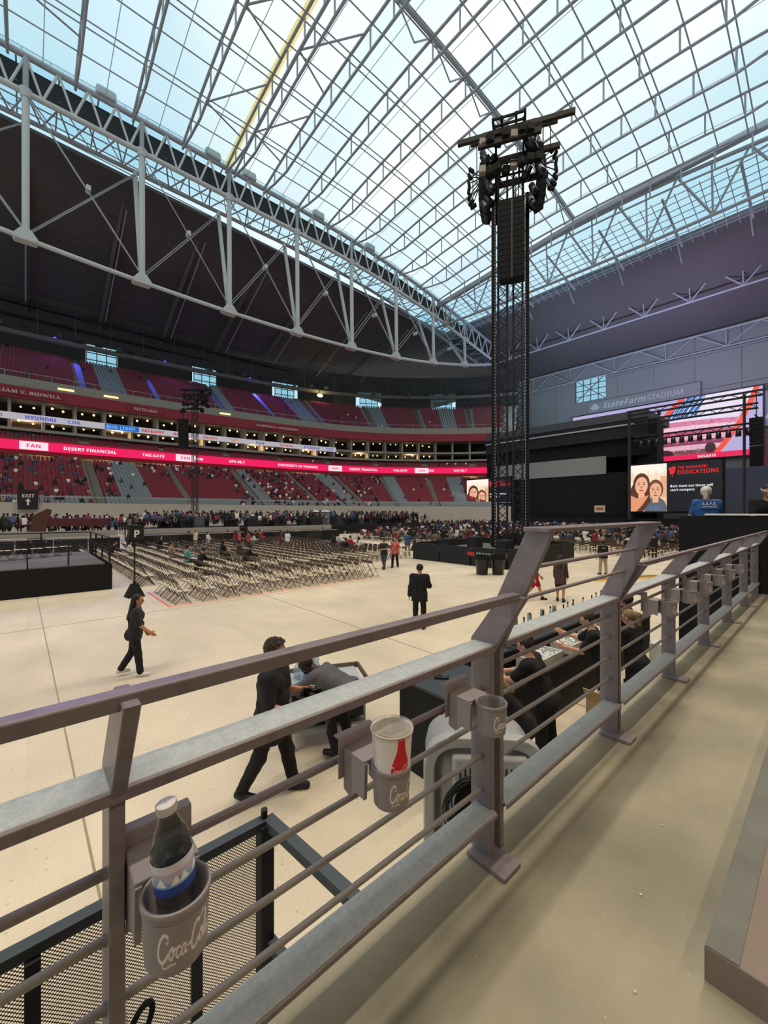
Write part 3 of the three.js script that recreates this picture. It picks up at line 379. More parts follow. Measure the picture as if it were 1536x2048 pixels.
  // lamps added to stand in for haze: blue violet wash on wall and deck
  for (const [i, p, to, c, I, an] of [[0, P(94, 22.9, 30), P(124, 50, 30), 0xb2b8ec, 2700, 1.0], [1, P(94, 22.9, 48), P(120, 55, 55), 0x9cc0e8, 2900, 1.0], [2, P(94, 22.9, 24), P(124, 47, 4), 0xb8b2ee, 2700, 1.0]]) { const h = thing('haze_fill_lamp', ['blue lamp added on the stage roof in place of haze, middle of three', 'blue lamp added on the stage roof in place of haze, farthest of three', 'violet lamp added on the stage roof in place of haze, nearest of three'][i], 'stage lamp', p); add('lamp_body', lathe([[0.02, -0.4], [0.3, -0.35], [0.35, 0.3], [0.02, 0.35]], 10), mBlackGloss, h); add('lamp_lens', new THREE.CylinderGeometry(0.24, 0.24, 0.04, 12).translate(0, 0.36, 0), M(0x111111, 0.4, 0, { emissive: c, emissiveIntensity: 3 }), h); add('stand', bx(0.3, 1.2, 0.3, 0, -1, 0), mDark, h); const S = new THREE.SpotLight(c, I, 0, an, 0.8, 2); S.position.set(0, 0.5, 0); S.target.position.copy(to.clone().sub(p)); h.add(S, S.target); S.shadow.radius = 12; S.name = 'wash'; }
  for (const [i, px, to] of [[0, 110, 110], [1, 330, 360], [2, 500, 560]]) { const u = uForPx(px, 24), p = onPlan(u, 24, 42.8), t = onPlan(uForPx(to, 16), 16, 33); const h = thing('wash_lamp', ['blue wash lamp on the upper ring above the leftmost window', 'blue wash lamp on the upper ring near the second window', 'blue wash lamp on the upper ring near the third window'][i], 'stage lamp', p, yawOn(u)); add('lamp_body', rb(0.8, 0.6, 0.6, 0.1), mBlackGloss, h); add('lamp_lens', bx(0.5, 0.05, 0.4, 0, -0.32, 0), M(0x111111, 0.4, 0, { emissive: 0x4a4cff, emissiveIntensity: 4 }), h); const S = new THREE.SpotLight(0x5a58ff, 3000, 0, 0.72, 0.8, 2); S.position.copy(p).add(new THREE.Vector3(0, -0.7, 0)); S.target.position.copy(t); scene.add(S, S.target); S.shadow.radius = 10; S.name = 'blue_wash'; }
}

{ const u = uForPx(640, 24), h = thing('spot_lamp', 'single glowing warm lamp hanging below the upper ring of the far stand', 'lamp', onPlan(u, 24, 40.6), yawOn(u)); add('lamp_shell', new THREE.SphereGeometry(0.75, 16, 10).scale(1.3, 0.75, 0.6), M(0x332a1a, 0.5, 0, { emissive: 0xffe7a0, emissiveIntensity: 4 }), h); add('lamp_bracket', bx(0.2, 1.1, 0.2, 0, 1.0, 0), mDark, h); const L = new THREE.PointLight(0xffe7a0, 40); L.position.set(0, 0, 1); L.name = 'spot_glow'; h.add(L); }
// ---------------------------------------------------------------- delay towers
const V3b = (x, y, z) => new THREE.Vector3(x, y, z);
function towerAt(pos, turn, s, label, big) {
  const t = thing('delay_tower', label, 'tower', pos, turn), w = 0.5;
  const H = 28.6 * s;
  for (let k = 0; k < (big ? 2 : 1); k++) { const ox = big ? (k ? 0.55 : -0.45) : 0; for (const [a, b] of [[-1, -1], [1, -1], [1, 1], [-1, 1]]) bar('mast_chord', new THREE.Vector3(ox + a * 0.3, 0.02, b * 0.3), new THREE.Vector3(ox + a * 0.3, H - 2, b * 0.3), big ? 0.065 : 0.05, mDark, t, unitTube5);
    const web = []; for (let y = 0.3, i = 0; y < H - 2.6; y += 0.6, i++) for (const [a, b, c, d] of [[-1, -1, 1, -1], [1, -1, 1, 1], [1, 1, -1, 1], [-1, 1, -1, -1]]) { const f = i % 2; web.push(tubeG(new THREE.Vector3(ox + 0.3 * (f ? a : c), y, 0.3 * (f ? b : d)), new THREE.Vector3(ox + 0.3 * (f ? c : a), y + 0.6, 0.3 * (f ? d : b)), 0.03, 4)); } add('mast_lattice', web, mDark, t).userData.kind = 'stuff'; }
  if (!big) return t;
  for (const x of [-1.05, 1.15]) { for (const z of [-0.5, 0.5]) bar('cable_tray', new THREE.Vector3(x, 0.2, z), new THREE.Vector3(x, 24, z), 0.13, mBlackSoft, t); const link = []; for (let y = 0.4; y < 23.8; y += 0.22) link.push(bx(0.1, 0.13, 0.14, x + (x < 0 ? 0.08 : -0.08), y, 0.52)); add('hoist_chain', link, mSteelGrey, t).userData.kind = 'stuff'; }
  // speaker column facing away from the stage
  for (let i = 0; i < 14; i++) add('speaker_cabinet', rb(1.62, 0.37, 0.9, 0.04, 0.18, 23.1 - i * 0.375, 1.0), mBlackSoft, t); add('cabinet_strap', bx(0.09, 5.2, 0.03, 0.18, 20.6, 1.47), M(0x3d3a35, 0.7), t);
  // head of outrigger beams, lamps and winches
  const hb = M(0x2b2823, 0.8);
  for (const [y, l, z, x] of [[29.6, 5.9, -0.9, 0.2], [28.7, 7.6, 0.4, 0.3], [27.9, 3.4, 1.3, 0], [26.9, 5.2, 0.2, 0.6], [25.6, 4.6, -0.3, 0.2], [27.2, 4.0, 1.4, 0]]) add('head_beam', rb(l, 0.34, 0.26, 0.03, x, y, z), hb, t);
  for (const x of [-1.0, -0.45, 0.45, 1.0]) { block('ladder_rail', V3b(x, 29.3, -1.2), V3b(x, 28.3, 1.9), 0.15, 0.2, mBlackSoft, t); block('ladder_rail', V3b(x * 0.9 + 0.2, 26.5, -1.4), V3b(x * 0.9 + 0.3, 25.6, 1.6), 0.12, 0.16, mBlackSoft, t); }
  for (const z of [-0.9, 0, 0.9, 1.7]) { block('ladder_rung', V3b(-1, 29.0 - 0.32 * z, z), V3b(1, 29.0 - 0.32 * z, z), 0.1, 0.12, mBlackSoft, t); block('ladder_rung', V3b(-0.8, 26.1 - 0.3 * z, z - 0.2), V3b(1.2, 26.1 - 0.3 * z, z - 0.2), 0.1, 0.1, mBlackSoft, t); }
  for (const x of [-0.9, 0.9]) for (const z of [-0.5, 0.5]) block('head_post', V3b(x, 23, z), V3b(x, 29.2, z), 0.1, 0.1, mBlackSoft, t);
  const r = rng(33); const lampG = lathe([[0.02, 0.3], [0.2, 0.28], [0.24, -0.1], [0.28, -0.45], [0.02, -0.5]], 10).rotateX(0.5);
  for (let i = 0; i < 26; i++) { const side = i % 2 ? 1 : -1, row = i >> 1, l = add('spot_lamp', lampG, mBlackGloss, t); l.position.set(side * (1.0 + 0.9 * r()) + 0.1, 22.8 + row * 0.42, -0.6 + 2.0 * r()); l.rotation.set(r() - 0.5, r() * 6, side * 0.3); }
  for (let i = 0; i < 16; i++) { const l = add('lamp_box', rb(0.46, 0.48, 0.42, 0.05), i % 4 ? mBlackSoft : M(0x8d867a, 0.7), t); l.position.set(-1.7 + (i % 8) * 0.5, (i > 7 ? 27.35 : 25.3) + 0.25 * r(), 1.1 + 0.5 * r()); l.rotation.y = r(); }
  for (const s of [-1, 1]) for (let i = 0; i < 10; i++) { const a = -0.9 + i * 0.2; const l = add('side_speaker', rb(0.62, 0.42, 0.75, 0.05), mBlackSoft, t); l.position.set(s * (1.55 + 0.35 * Math.cos(a * 1.3)) + 0.15, 27.0 - i * 0.42, 0.2); l.rotation.z = s * a * 0.5; }
  for (const s of [-1, 1]) for (let i = 0; i < 7; i++) { const a = -1.1 + i * 0.32; const l = add('rim_lamp', rb(0.2, 0.45, 0.3, 0.05), mBlackSoft, t); l.position.set(s * (2.3 + 0.6 * Math.cos(a)) + 0.1, 25.9 + Math.sin(a) * 1.6, -0.2); l.rotation.z = -s * a; const b2 = add('rim_arm', beamG(V3b(s * 1.8, 26.2, 0), V3b(s * (2.3 + 0.6 * Math.cos(a)), 25.9 + Math.sin(a) * 1.6, -0.2), 0.05, 0.05), mBlackSoft, t); }
  for (const [x, y0, y1, z] of [[-2.3, 26.6, 29.4, -0.9], [2.6, 26.8, 28.6, 0.4], [1.9, 27.6, 29.5, -0.9], [0.6, 23, 26, 1.2]]) bar('hanging_cable', V3b(x, y0, z), V3b(x, y1, z), 0.035, mBlackSoft, t, unitTube5);
  return t;
}
const TOW = atD(1019, 1100, 28); TOW.y = 0.68;
towerAt(TOW, -60 * Math.PI / 180, 1, 'tall black delay tower with a speaker column and crowded lamp head', true);
towerAt(atD(390, 1025, 58.5).setY(0), -0.7, 0.84, 'distant thin lattice delay tower before the far stand', false);
{ // head of the distant tower is built as its own small rig
  const p = atD(392, 1025, 58.5).setY(0), g = thing('rig_head', 'dark cluster of lamps hanging at the top of the distant tower', 'lighting rig', p, -0.7), r = rng(3);
  for (let i = 0; i < 5; i++) add('head_beam', bx(4.4 - i * 0.5, 0.25, 0.25, 0, 20.9 - i * 0.7, 0.1 * i), mBlackSoft, g); for (let i = 0; i < 22; i++) add('spot_lamp', rb(0.45, 0.5, 0.4, 0.05, -2 + 4 * r(), 17.8 + 3 * r(), 0.6 - 1.2 * r()), mBlackSoft, g);
  for (let i = 0; i < 10; i++) add('speaker_cabinet', bx(1.1, 0.4, 0.8, -1.6, 16.4 - i * 0.42, 0.4), mBlackSoft, g); bar('hanger', new THREE.Vector3(-1.6, 16, 0.4), new THREE.Vector3(-1.6, 21, 0.2), 0.05, mBlackSoft, g);
}
{ // black platform round the tower foot
  const g = thing('tower_platform', 'low black platform with draped barrier round the foot of the near delay tower', 'platform', P(24.9, 0, 16.4));
  add('deck', bx(8.6, 0.12, 7.4, 0, 0.62, 0), M(0x6d6a66, 0.8), g);
  for (let i = 0; i < 4; i++) for (const s of [-1, 1]) add('barrier_panel', rb(2.1, 1.15, 0.1, 0.02, -3.2 + i * 2.15, 0.575, s * 3.75), M(0x1b1b1e, 0.8), g);
  for (let i = 0; i < 3; i++) for (const s of [-1, 1]) add('barrier_panel', rb(0.1, 1.15, 2.4, 0.02, s * 4.35, 0.575, -2.5 + i * 2.5), M(0x1e1e21, 0.8), g);
  const base = add('lettered_banner', bx(0.02, 0.5, 2.6, -4.42, 0.75, 2.2), M(0xffffff, 0.8, 0, { map: canvasTex(256, 64, (x) => { x.fillStyle = '#1c1c1f'; x.fillRect(0, 0, 256, 64); x.fillStyle = '#c8c8c8'; x.font = 'bold 34px sans-serif'; x.fillText('STADIUM', 78, 44); x.fillStyle = '#c02a34'; x.fillRect(14, 18, 50, 28); }) }), g);
  for (let i = 0; i < 5; i++) add('ballast_crate', rb(0.9, 0.8, 0.8, 0.04, -3 + i * 1.5, 1.08, -1.6 + (i % 2) * 3.4), mDark, g);
  const c = [[2.9, 1.6], [3.3, -0.6], [1.6, 2.8]]; c.forEach(([x, z], i) => add('equipment_case', rb(1.1, 1.1 - i * 0.15, 0.8, 0.04, x, 1.25, z), mBlackGloss, g));
}
for (const [px, nm] of [[964, 'black rubbish bin standing nearer the chair block of the two'], [996, 'black rubbish bin next to the lettered banner of the tower platform']]) { const b = thing('rubbish_bin', nm, 'bin', onFloor(px, 1150)); add('barrel', lathe([[0.02, 0.02], [0.29, 0.02], [0.35, 0.95], [0.37, 0.95], [0.37, 1.0], [0.34, 1.0], [0.28, 0.06], [0.02, 0.06]], 20), mBlackGloss, b); add('liner', lathe([[0.345, 0.8], [0.385, 0.82], [0.39, 1.02], [0.33, 1.02]], 20), mBlackSoft, b); }
{ const c = thing('cable_ramp', 'flat yellow cable ramp across the concrete behind the railing', 'cable ramp', onFloor(1252, 1158), -41.5 * Math.PI / 180 + 0.3); add('ramp_body', prism([[-0.35, 0], [0.35, 0], [0.18, 0.06], [-0.18, 0.06]], 4).rotateY(Math.PI / 2).translate(-2, 0, 0), M(0xd9a53a, 0.7), c); add('ramp_lid', bx(3.96, 0.01, 0.34, 0, 0.065, 0), M(0x8a6a28, 0.7), c); }

// ---------------------------------------------------------------- walkway, seating step, wall down to the field
{
  const w = struct('walkway');
  add('walkway_slab', boxUV(bx(34, 0.25, 3.9, 9, WALK - 0.125, 0.75), 1 / 2.6), mWalk, w);
  add('edge_wall', boxUV(bx(34, WALK - 0.26, 0.2, 9, (WALK - 0.26) / 2, -1.05), 0.3), mConcDark, w);
  const s = struct('seating_step'), mStep = M(0x8b7c70, 0.8, 0, { map: paintMap });
  add('step_block', boxUV(bx(16, 0.115, 2.4, 1.72 + 8, WALK + 0.0575, -0.304 + 1.2), 1 / 2.6), mStep, s);
  add('painted_edge', boxUV(bx(16, 0.004, 0.085, 1.72 + 8, WALK + 0.117, -0.304 + 0.043)), M(0x77776f, 0.8, 0, { map: paintMap }), s);
  add('step_riser', boxUV(bx(0.004, 0.113, 2.4, 1.718, WALK + 0.0575, -0.304 + 1.2)), mStep, s);
  add('side_riser', boxUV(bx(16, 0.113, 0.004, 1.72 + 8, WALK + 0.0575, -0.306)), mStep, s);
  // club overhang and rear wall of the near stand, behind the viewer
  const o = struct('wall_near'); add('rear_wall', bx(120, 12, 0.5, 20, 6, 7), mConcDark, o); add('overhang', bx(120, 0.6, 7.5, 20, 9, 4.6), mConcDark, o); add('near_stand_face', bx(120, 28, 0.6, 20, 23, 2.2), mConcDark, o);
  for (const L of [-2, 2.5, 7, 11.5]) { const g = thing('added_fill_lamp', 'long warm fill lamp added unseen under the overhang behind the walkway', 'lamp', P(L, 6.3, -2.4), 0, 'added fill lamps under the overhang'); add('lamp_body', bx(2.2, 0.12, 0.35, 0, 0.1, 0), mSteelGrey, g); add('lamp_face', bx(2.1, 0.03, 0.3, 0, 0.03, 0), M(0x332a1a, 0.5, 0, { emissive: 0xffe6c4, emissiveIntensity: 2 }), g); for (const x of [-0.9, 0.9]) add('hanger', bx(0.03, 2.6, 0.03, x, 1.4, 0), mSteelGrey, g); const A = new THREE.RectAreaLight(0xffe6c4, LAMP, 2.1, 0.3); A.name = 'overhang_fill'; A.position.set(0, 0, 0); A.rotation.x = -Math.PI / 2; g.add(A); }  // unseen lamps added as soft fill for the railing
  const r = rng(8); for (let i = 0; i < 7; i++) { const [L, T] = [[1.02, 0.5], [0.92, 0.28], [0.98, 0.2], [1.5, 0.45], [2.4, 0.6], [0.75, 0.45], [1.9, 0.55]][i]; const sc = i === 0 ? 1 : 0.35; const g = new THREE.IcosahedronGeometry(0.014 * sc, 1), p = g.attributes.position; for (let k = 0; k < p.count; k++) { const f = 0.6 + 0.7 * hash(Math.round(p.getX(k) * 3e4), Math.round(p.getZ(k) * 3e4), i); p.setXYZ(k, p.getX(k) * f, p.getY(k) * f * 0.7, p.getZ(k) * f); } g.computeVertexNormals(); const c = add('litter_crumb', g, M(0xd8d0b0, 0.9)); c.position.copy(P(L, WALK + 0.006 * sc + 0.001, T)); tag(c, ['pale popped corn crumb lying on the walkway', 'tiny pale crumb nearest the viewer on the walkway', 'small white speck beside the popped corn crumb', 'tiny pale fleck by the first tall post', 'tiny fleck far along the walkway by the kick plate', 'small pale scrap close to the kick plate', 'tiny fleck in the middle of the walkway'][i], 'crumb'); }
}
// ---------------------------------------------------------------- railing: three welded runs
const RT = 1.1;
function postGeo(tall) { // flat plate profile in (outwards, up), cranked inwards above the hand plate
  const h1 = 0.87, top = tall ? 1.40 : 1.115, k = tall ? 0.25 : 0.17, w = 0.105, s = [[0.055, -0.08], [0.055, h1 + 0.02], [0.055 - k + 0.01, top], [0.055 - k - w, top], [-0.05, h1 - 0.03], [-0.05, -0.08]];
  return boxUV(prism(s, 0.024, 0.003).rotateY(Math.PI / 2).translate(-0.012, 0, 0), 4);
}
const postLow = postGeo(false), postTall = postGeo(true), basePlate = boxUV(rb(0.13, 0.022, 0.2, 0.004), 4), weld = new THREE.SphereGeometry(0.016, 10, 8).scale(1, 0.7, 1);
const vrod = (n, a, b, r, m, par) => bar(n, a, b, r, m, par, unitTube);
function plateG(a, b, w, h) { return boxUV(new RoundedBoxGeometry(b - a, h, w, 2, Math.min(h / 2.2, 0.006)).translate((a + b) / 2, 0, 0), 4); }
function railRun(label, Ls, tall, rods, ends) {
  const g = thing('guard_railing', label, 'railing', P(0, RAILY, RT)), a = ends[0], b = ends[1], V = (L, y, o) => new THREE.Vector3(L, y, o);
  Ls.forEach((L) => { const p = add('post', tall ? postTall : postLow, mRail, g); p.position.x = L; if (L !== 1.66 && L !== 3.18) add('base_plate', basePlate, mRail, g).position.set(L, -0.089, 0.055); for (const y of rods) { const n = add('weld_bead', weld, mRail, p); n.position.set(0.014, y, 0); const n2 = add('weld_bead', weld, mRail, p); n2.position.set(-0.014, y, 0); } });
  add('hand_plate', plateG(a, b, 0.105, 0.014), mGalv, g).position.set(0, 0.878, 0.01); add('hand_plate_lip', plateG(a, b, 0.01, 0.03), mRail, g).position.set(0, 0.867, 0.066);
  add('kick_plate', plateG(a, b, 0.11, 0.014), mGalv, g).position.set(0, 0.128, 0.02); add('kick_plate_lip', plateG(a, b, 0.008, 0.02), mRail, g).position.set(0, 0.118, 0.077);
  rods.forEach((y, i) => vrod('rod', V(a, y, 0), V(b, y, 0), i === 0 && !tall ? 0.0125 : 0.0105, i === 0 ? mRail : mRod, g));
  if (tall) { add('top_plate', plateG(a - 0.05, b + 0.06, 0.12, 0.02), mRail, g).position.set(0, 1.405, 0.245); vrod('rod', V(a, 1.07, 0.095), V(b, 1.07, 0.095), 0.011, mRail, g); vrod('rod', V(a, 1.23, 0.17), V(b, 1.23, 0.17), 0.011, mRail, g); }
  else add('top_rail', boxUV(new RoundedBoxGeometry(b - a, 0.034, 0.04, 2, 0.006).translate((a + b) / 2, 0, 0), 4), mRail, g).position.set(0, 1.115, 0.17);
  return g;
}
railRun('low grey railing in front of the viewer with bottle and paper cup holders', [-1.35, 0.15, 1.585], false, [0.665, 0.515, 0.36, 0.205], [-1.5, 1.585]);
railRun('taller middle railing run with wide flat top plate between two cranked posts', [1.66, 3.12], true, [0.745, 0.595, 0.445, 0.295], [1.66, 3.12]);
railRun('low far railing run going away towards the black booth wall', [3.18, 4.62, 6.1, 7.6, 9.1, 10.4], false, [0.745, 0.595, 0.445, 0.295], [3.18, 10.45]);
// ---------------------------------------------------------------- cup holders
function script(x, X, Y, s, txt) { // flowing hand-lettered script
  x.save(); x.translate(X, Y); x.scale(s, s); x.lineCap = 'round'; x.lineJoin = 'round'; const st = x.strokeStyle;
  const S = (w, d) => { x.lineWidth = w * 1.35; x.stroke(new Path2D(d)); };
  S(8, 'M62 18 C50 2 26 14 14 44 C4 72 16 96 40 88 C50 84 58 76 62 70'); S(4, 'M62 18 C70 28 62 40 54 34'); S(4, 'M40 88 C20 104 40 112 62 104 C84 96 96 104 104 100');
  S(6, 'M92 54 C78 44 66 66 70 80 C76 92 92 80 94 62 C94 54 88 50 84 58 C88 66 100 62 104 56'); S(6, 'M128 58 C118 46 104 64 106 78 C110 90 124 82 130 74'); S(6, 'M156 58 C144 46 132 66 134 80 C140 90 152 78 156 58 C152 74 154 88 164 80');
  S(7, 'M168 66 L182 62');
  S(8, 'M236 20 C226 2 202 22 192 50 C184 78 194 94 214 84 C222 80 228 74 232 68'); S(4, 'M236 20 C260 -6 300 4 290 26'); S(6, 'M262 54 C248 44 236 66 240 80 C246 92 262 80 264 62 C262 54 256 52 254 58 C260 66 270 60 274 50'); S(6, 'M272 80 C280 60 298 20 292 12 C284 8 274 60 276 80 C280 88 288 82 292 74'); S(6, 'M316 58 C304 46 292 66 294 80 C300 90 312 78 316 58 C312 74 314 90 328 78');
  x.restore();
}
const cupText = canvasTex(512, 192, (x, w, h) => { x.fillStyle = '#958c8e'; x.fillRect(0, 0, w, h); x.strokeStyle = '#e6dcdc'; script(x, 26, 18, 1.42); });
const holderCup = lathe([[0.004, 0], [0.05, 0], [0.053, 0.004], [0.0575, 0.104], [0.0605, 0.106], [0.0605, 0.116], [0.0585, 0.118], [0.0535, 0.116], [0.0525, 0.1], [0.047, 0.01], [0.004, 0.008]], 40);
const holderPatch = (() => { const g = new THREE.CylinderGeometry(0.0578, 0.0542, 0.085, 24, 1, true, -0.95, 2.0); return g.translate(0, 0.054, 0); })();
function cupHolder(L, label, lettering, dy = 0) {
  const g = thing('cup_holder', label, 'cup holder', P(L, RAILY + 0.605 + dy, 0.905));
  add('cup', holderCup, mHolder, g); if (lettering) add('lettering', holderPatch, M(0xffffff, 0.6, 0, { map: cupText }), g);
  add('shelf', rb(0.118, 0.012, 0.105, 0.004, 0, 0.108, -0.112), mHolder, g); add('back_plate', rb(0.15, 0.13, 0.006, 0.002, 0, 0.078, -0.17), mHolder, g); add('hook_lip', rb(0.15, 0.006, 0.03, 0.002, 0, 0.143, -0.183), mHolder, g);
  for (const s of [-1, 1]) add('bracket_wing', prism([[-0.055, 0.105], [-0.165, 0.105], [-0.165, -0.02], [-0.13, -0.03], [-0.1, 0.0], [-0.06, -0.005]].map(([a, b]) => [-a, b]), 0.012).rotateY(Math.PI / 2).translate(s * 0.052 - 0.006, 0, 0), mHolder, g);
  return g;
}
cupHolder(0.232, 'grey cup holder holding the clear water bottle', true, -0.02).scale.setScalar(1.09);
cupHolder(0.83, 'grey cup holder holding the red and white paper cup', true);
cupHolder(1.36, 'empty grey cup holder beside the double post in the middle', true, 0.02);
['first far grey cup holder just past the tall railing', 'second far grey cup holder past the tall railing', 'third far grey cup holder past the tall railing', 'fourth far grey cup holder past the tall railing', 'fifth far grey cup holder past the tall railing', 'sixth far grey cup holder, farthest along the railing'].forEach((l, i) => cupHolder(3.8 + i * 0.65, l, true, 0.06));
{ // water bottle
  const b = thing('water_bottle', 'clear plastic water bottle with blue and white label leaning in the cup holder', 'bottle', P(0.24, RAILY + 0.617, 0.9)); b.rotation.z = 0.1; b.rotation.x = -0.02; b.scale.setScalar(1.2);
  const pet = new THREE.MeshPhysicalMaterial({ color: 0xd4d8d8, roughness: 0.04, transmission: 1, thickness: 0, ior: 1.45 });
  const pts = [[0.004, 0.006], [0.02, 0.0], [0.0305, 0.006]]; for (let y = 0.014; y < 0.09; y += 0.0035) pts.push([0.0312 - 0.0016 * (Math.sin(y * 560) > 0 ? 1 : 0), y]); pts.push([0.0318, 0.095], [0.0315, 0.135], [0.0318, 0.146], [0.0295, 0.165], [0.0235, 0.187], [0.0145, 0.206], [0.0125, 0.212], [0.0125, 0.222]);
  add('shell', lathe(pts, 40), pet, b);
  const lab = canvasTex(512, 128, (x, w, h) => { x.fillStyle = '#b9b4c6'; x.fillRect(0, 0, w, h); x.fillStyle = '#d8d5e2'; x.fillRect(0, 0, w, 34); x.fillStyle = '#7fa6c8'; x.beginPath(); x.moveTo(0, 90); for (let i = 0; i <= 16; i++) x.lineTo(i * 32, 56 + ((i * 37) % 30)); x.lineTo(w, 128); x.lineTo(0, 128); x.fill(); x.fillStyle = '#e9eef5'; for (let i = 0; i < 9; i++) { x.beginPath(); x.moveTo(i * 60, 84); x.lineTo(i * 60 + 22, 48); x.lineTo(i * 60 + 44, 84); x.fill(); } x.fillStyle = '#1d3f9c'; x.fillRect(0, 92, w, 36); x.fillStyle = '#fff'; x.fillRect(120, 92, 12, 36); x.fillRect(330, 92, 12, 36); });
  add('paper_label', new THREE.CylinderGeometry(0.0324, 0.0324, 0.052, 40, 1, true).translate(0, 0.12, 0), M(0xffffff, 0.45, 0, { map: lab, side: THREE.DoubleSide }), b);
  const ridge = []; for (let i = 0; i < 30; i++) { const a = i / 30 * Math.PI * 2; ridge.push(bx(0.0012, 0.013, 0.0012, Math.cos(a) * 0.0158, 0.224, Math.sin(a) * 0.0158)); }
  add('cap', [lathe([[0.001, 0.2315], [0.0145, 0.2315], [0.0155, 0.2295], [0.0155, 0.216], [0.013, 0.216], [0.013, 0.228]], 30), ...ridge], M(0xdcd6d6, 0.5), b);
  add('water_level', lathe([[0.0005, 0.07], [0.029, 0.07]], 30), pet, b);
}
{ // paper cup
  const c = thing('paper_cup', 'white paper drink cup with a red bottle print and clear lid', 'cup', P(0.83, RAILY + 0.616, 0.902));
  c.scale.set(1.12, 0.95, 1.12); const R = (y) => 0.0425 + 0.013 * y / 0.222;
  const pr = canvasTex(1024, 512, (x, w, h) => { x.fillStyle = '#efe6e6'; x.fillRect(0, 0, w, h); for (const X of [190, 700]) { x.save(); x.scale(1, 0.82); x.fillStyle = '#d8142a'; x.beginPath(); x.moveTo(X - 30, 0); x.lineTo(X + 30, 0); x.lineTo(X + 32, 60); x.bezierCurveTo(X + 40, 190, X + 92, 220, X + 88, 330); x.bezierCurveTo(X + 80, 400, X + 84, 440, X + 88, 800); x.lineTo(X - 88, 800); x.bezierCurveTo(X - 84, 440, X - 80, 400, X - 88, 330); x.bezierCurveTo(X - 92, 220, X - 40, 190, X - 32, 60); x.fill(); x.restore(); x.save(); x.beginPath(); x.rect(X - 88, 160, 176, 200); x.clip(); x.strokeStyle = '#f6e9e9'; script(x, X - 104, 208, 0.66); x.restore(); } });
  const wall = new THREE.CylinderGeometry(R(0.222), R(0.008), 0.214, 48, 1, true); wall.translate(0, 0.115, 0); wall.rotateY(-1.42);
  add('printed_wall', wall, M(0xffffff, 0.5, 0, { map: pr }), c); add('inner_wall', new THREE.CylinderGeometry(R(0.222) - 0.001, R(0.008) - 0.001, 0.214, 48, 1, true).translate(0, 0.115, 0), M(0xe8e0dc, 0.6, 0, { side: THREE.BackSide }), c); add('bottom', new THREE.CylinderGeometry(0.044, 0.044, 0.006, 32).translate(0, 0.012, 0), M(0xe8e0dc, 0.7), c);
  add('rolled_rim', new THREE.TorusGeometry(0.0558, 0.0022, 8, 48).rotateX(Math.PI / 2).translate(0, 0.2225, 0), M(0xf3eeee, 0.5), c);
  const lidM = new THREE.MeshPhysicalMaterial({ color: 0xeeebe4, roughness: 0.12, transmission: 0.82, thickness: 0 });
  add('lid', lathe([[0.0585, 0.215], [0.0592, 0.224], [0.0575, 0.231], [0.0545, 0.2325], [0.053, 0.229], [0.02, 0.231], [0.0005, 0.231]], 48), lidM, c); const lid = c.children[c.children.length - 1]; add('lid_ring', new THREE.TorusGeometry(0.035, 0.0012, 6, 40).rotateX(Math.PI / 2).translate(0, 0.231, 0), lidM, lid);
  for (const [x, z] of [[0.03, 0.02], [-0.028, 0.02], [0.005, -0.035]]) add('lid_button', new THREE.SphereGeometry(0.006, 12, 6, 0, 7, 0, 1.5).translate(x, 0.2295, z), lidM, lid);
  add('drink', new THREE.CylinderGeometry(0.053, 0.052, 0.004, 32).translate(0, 0.19, 0), M(0xb8ad9c, 0.2), c);
}
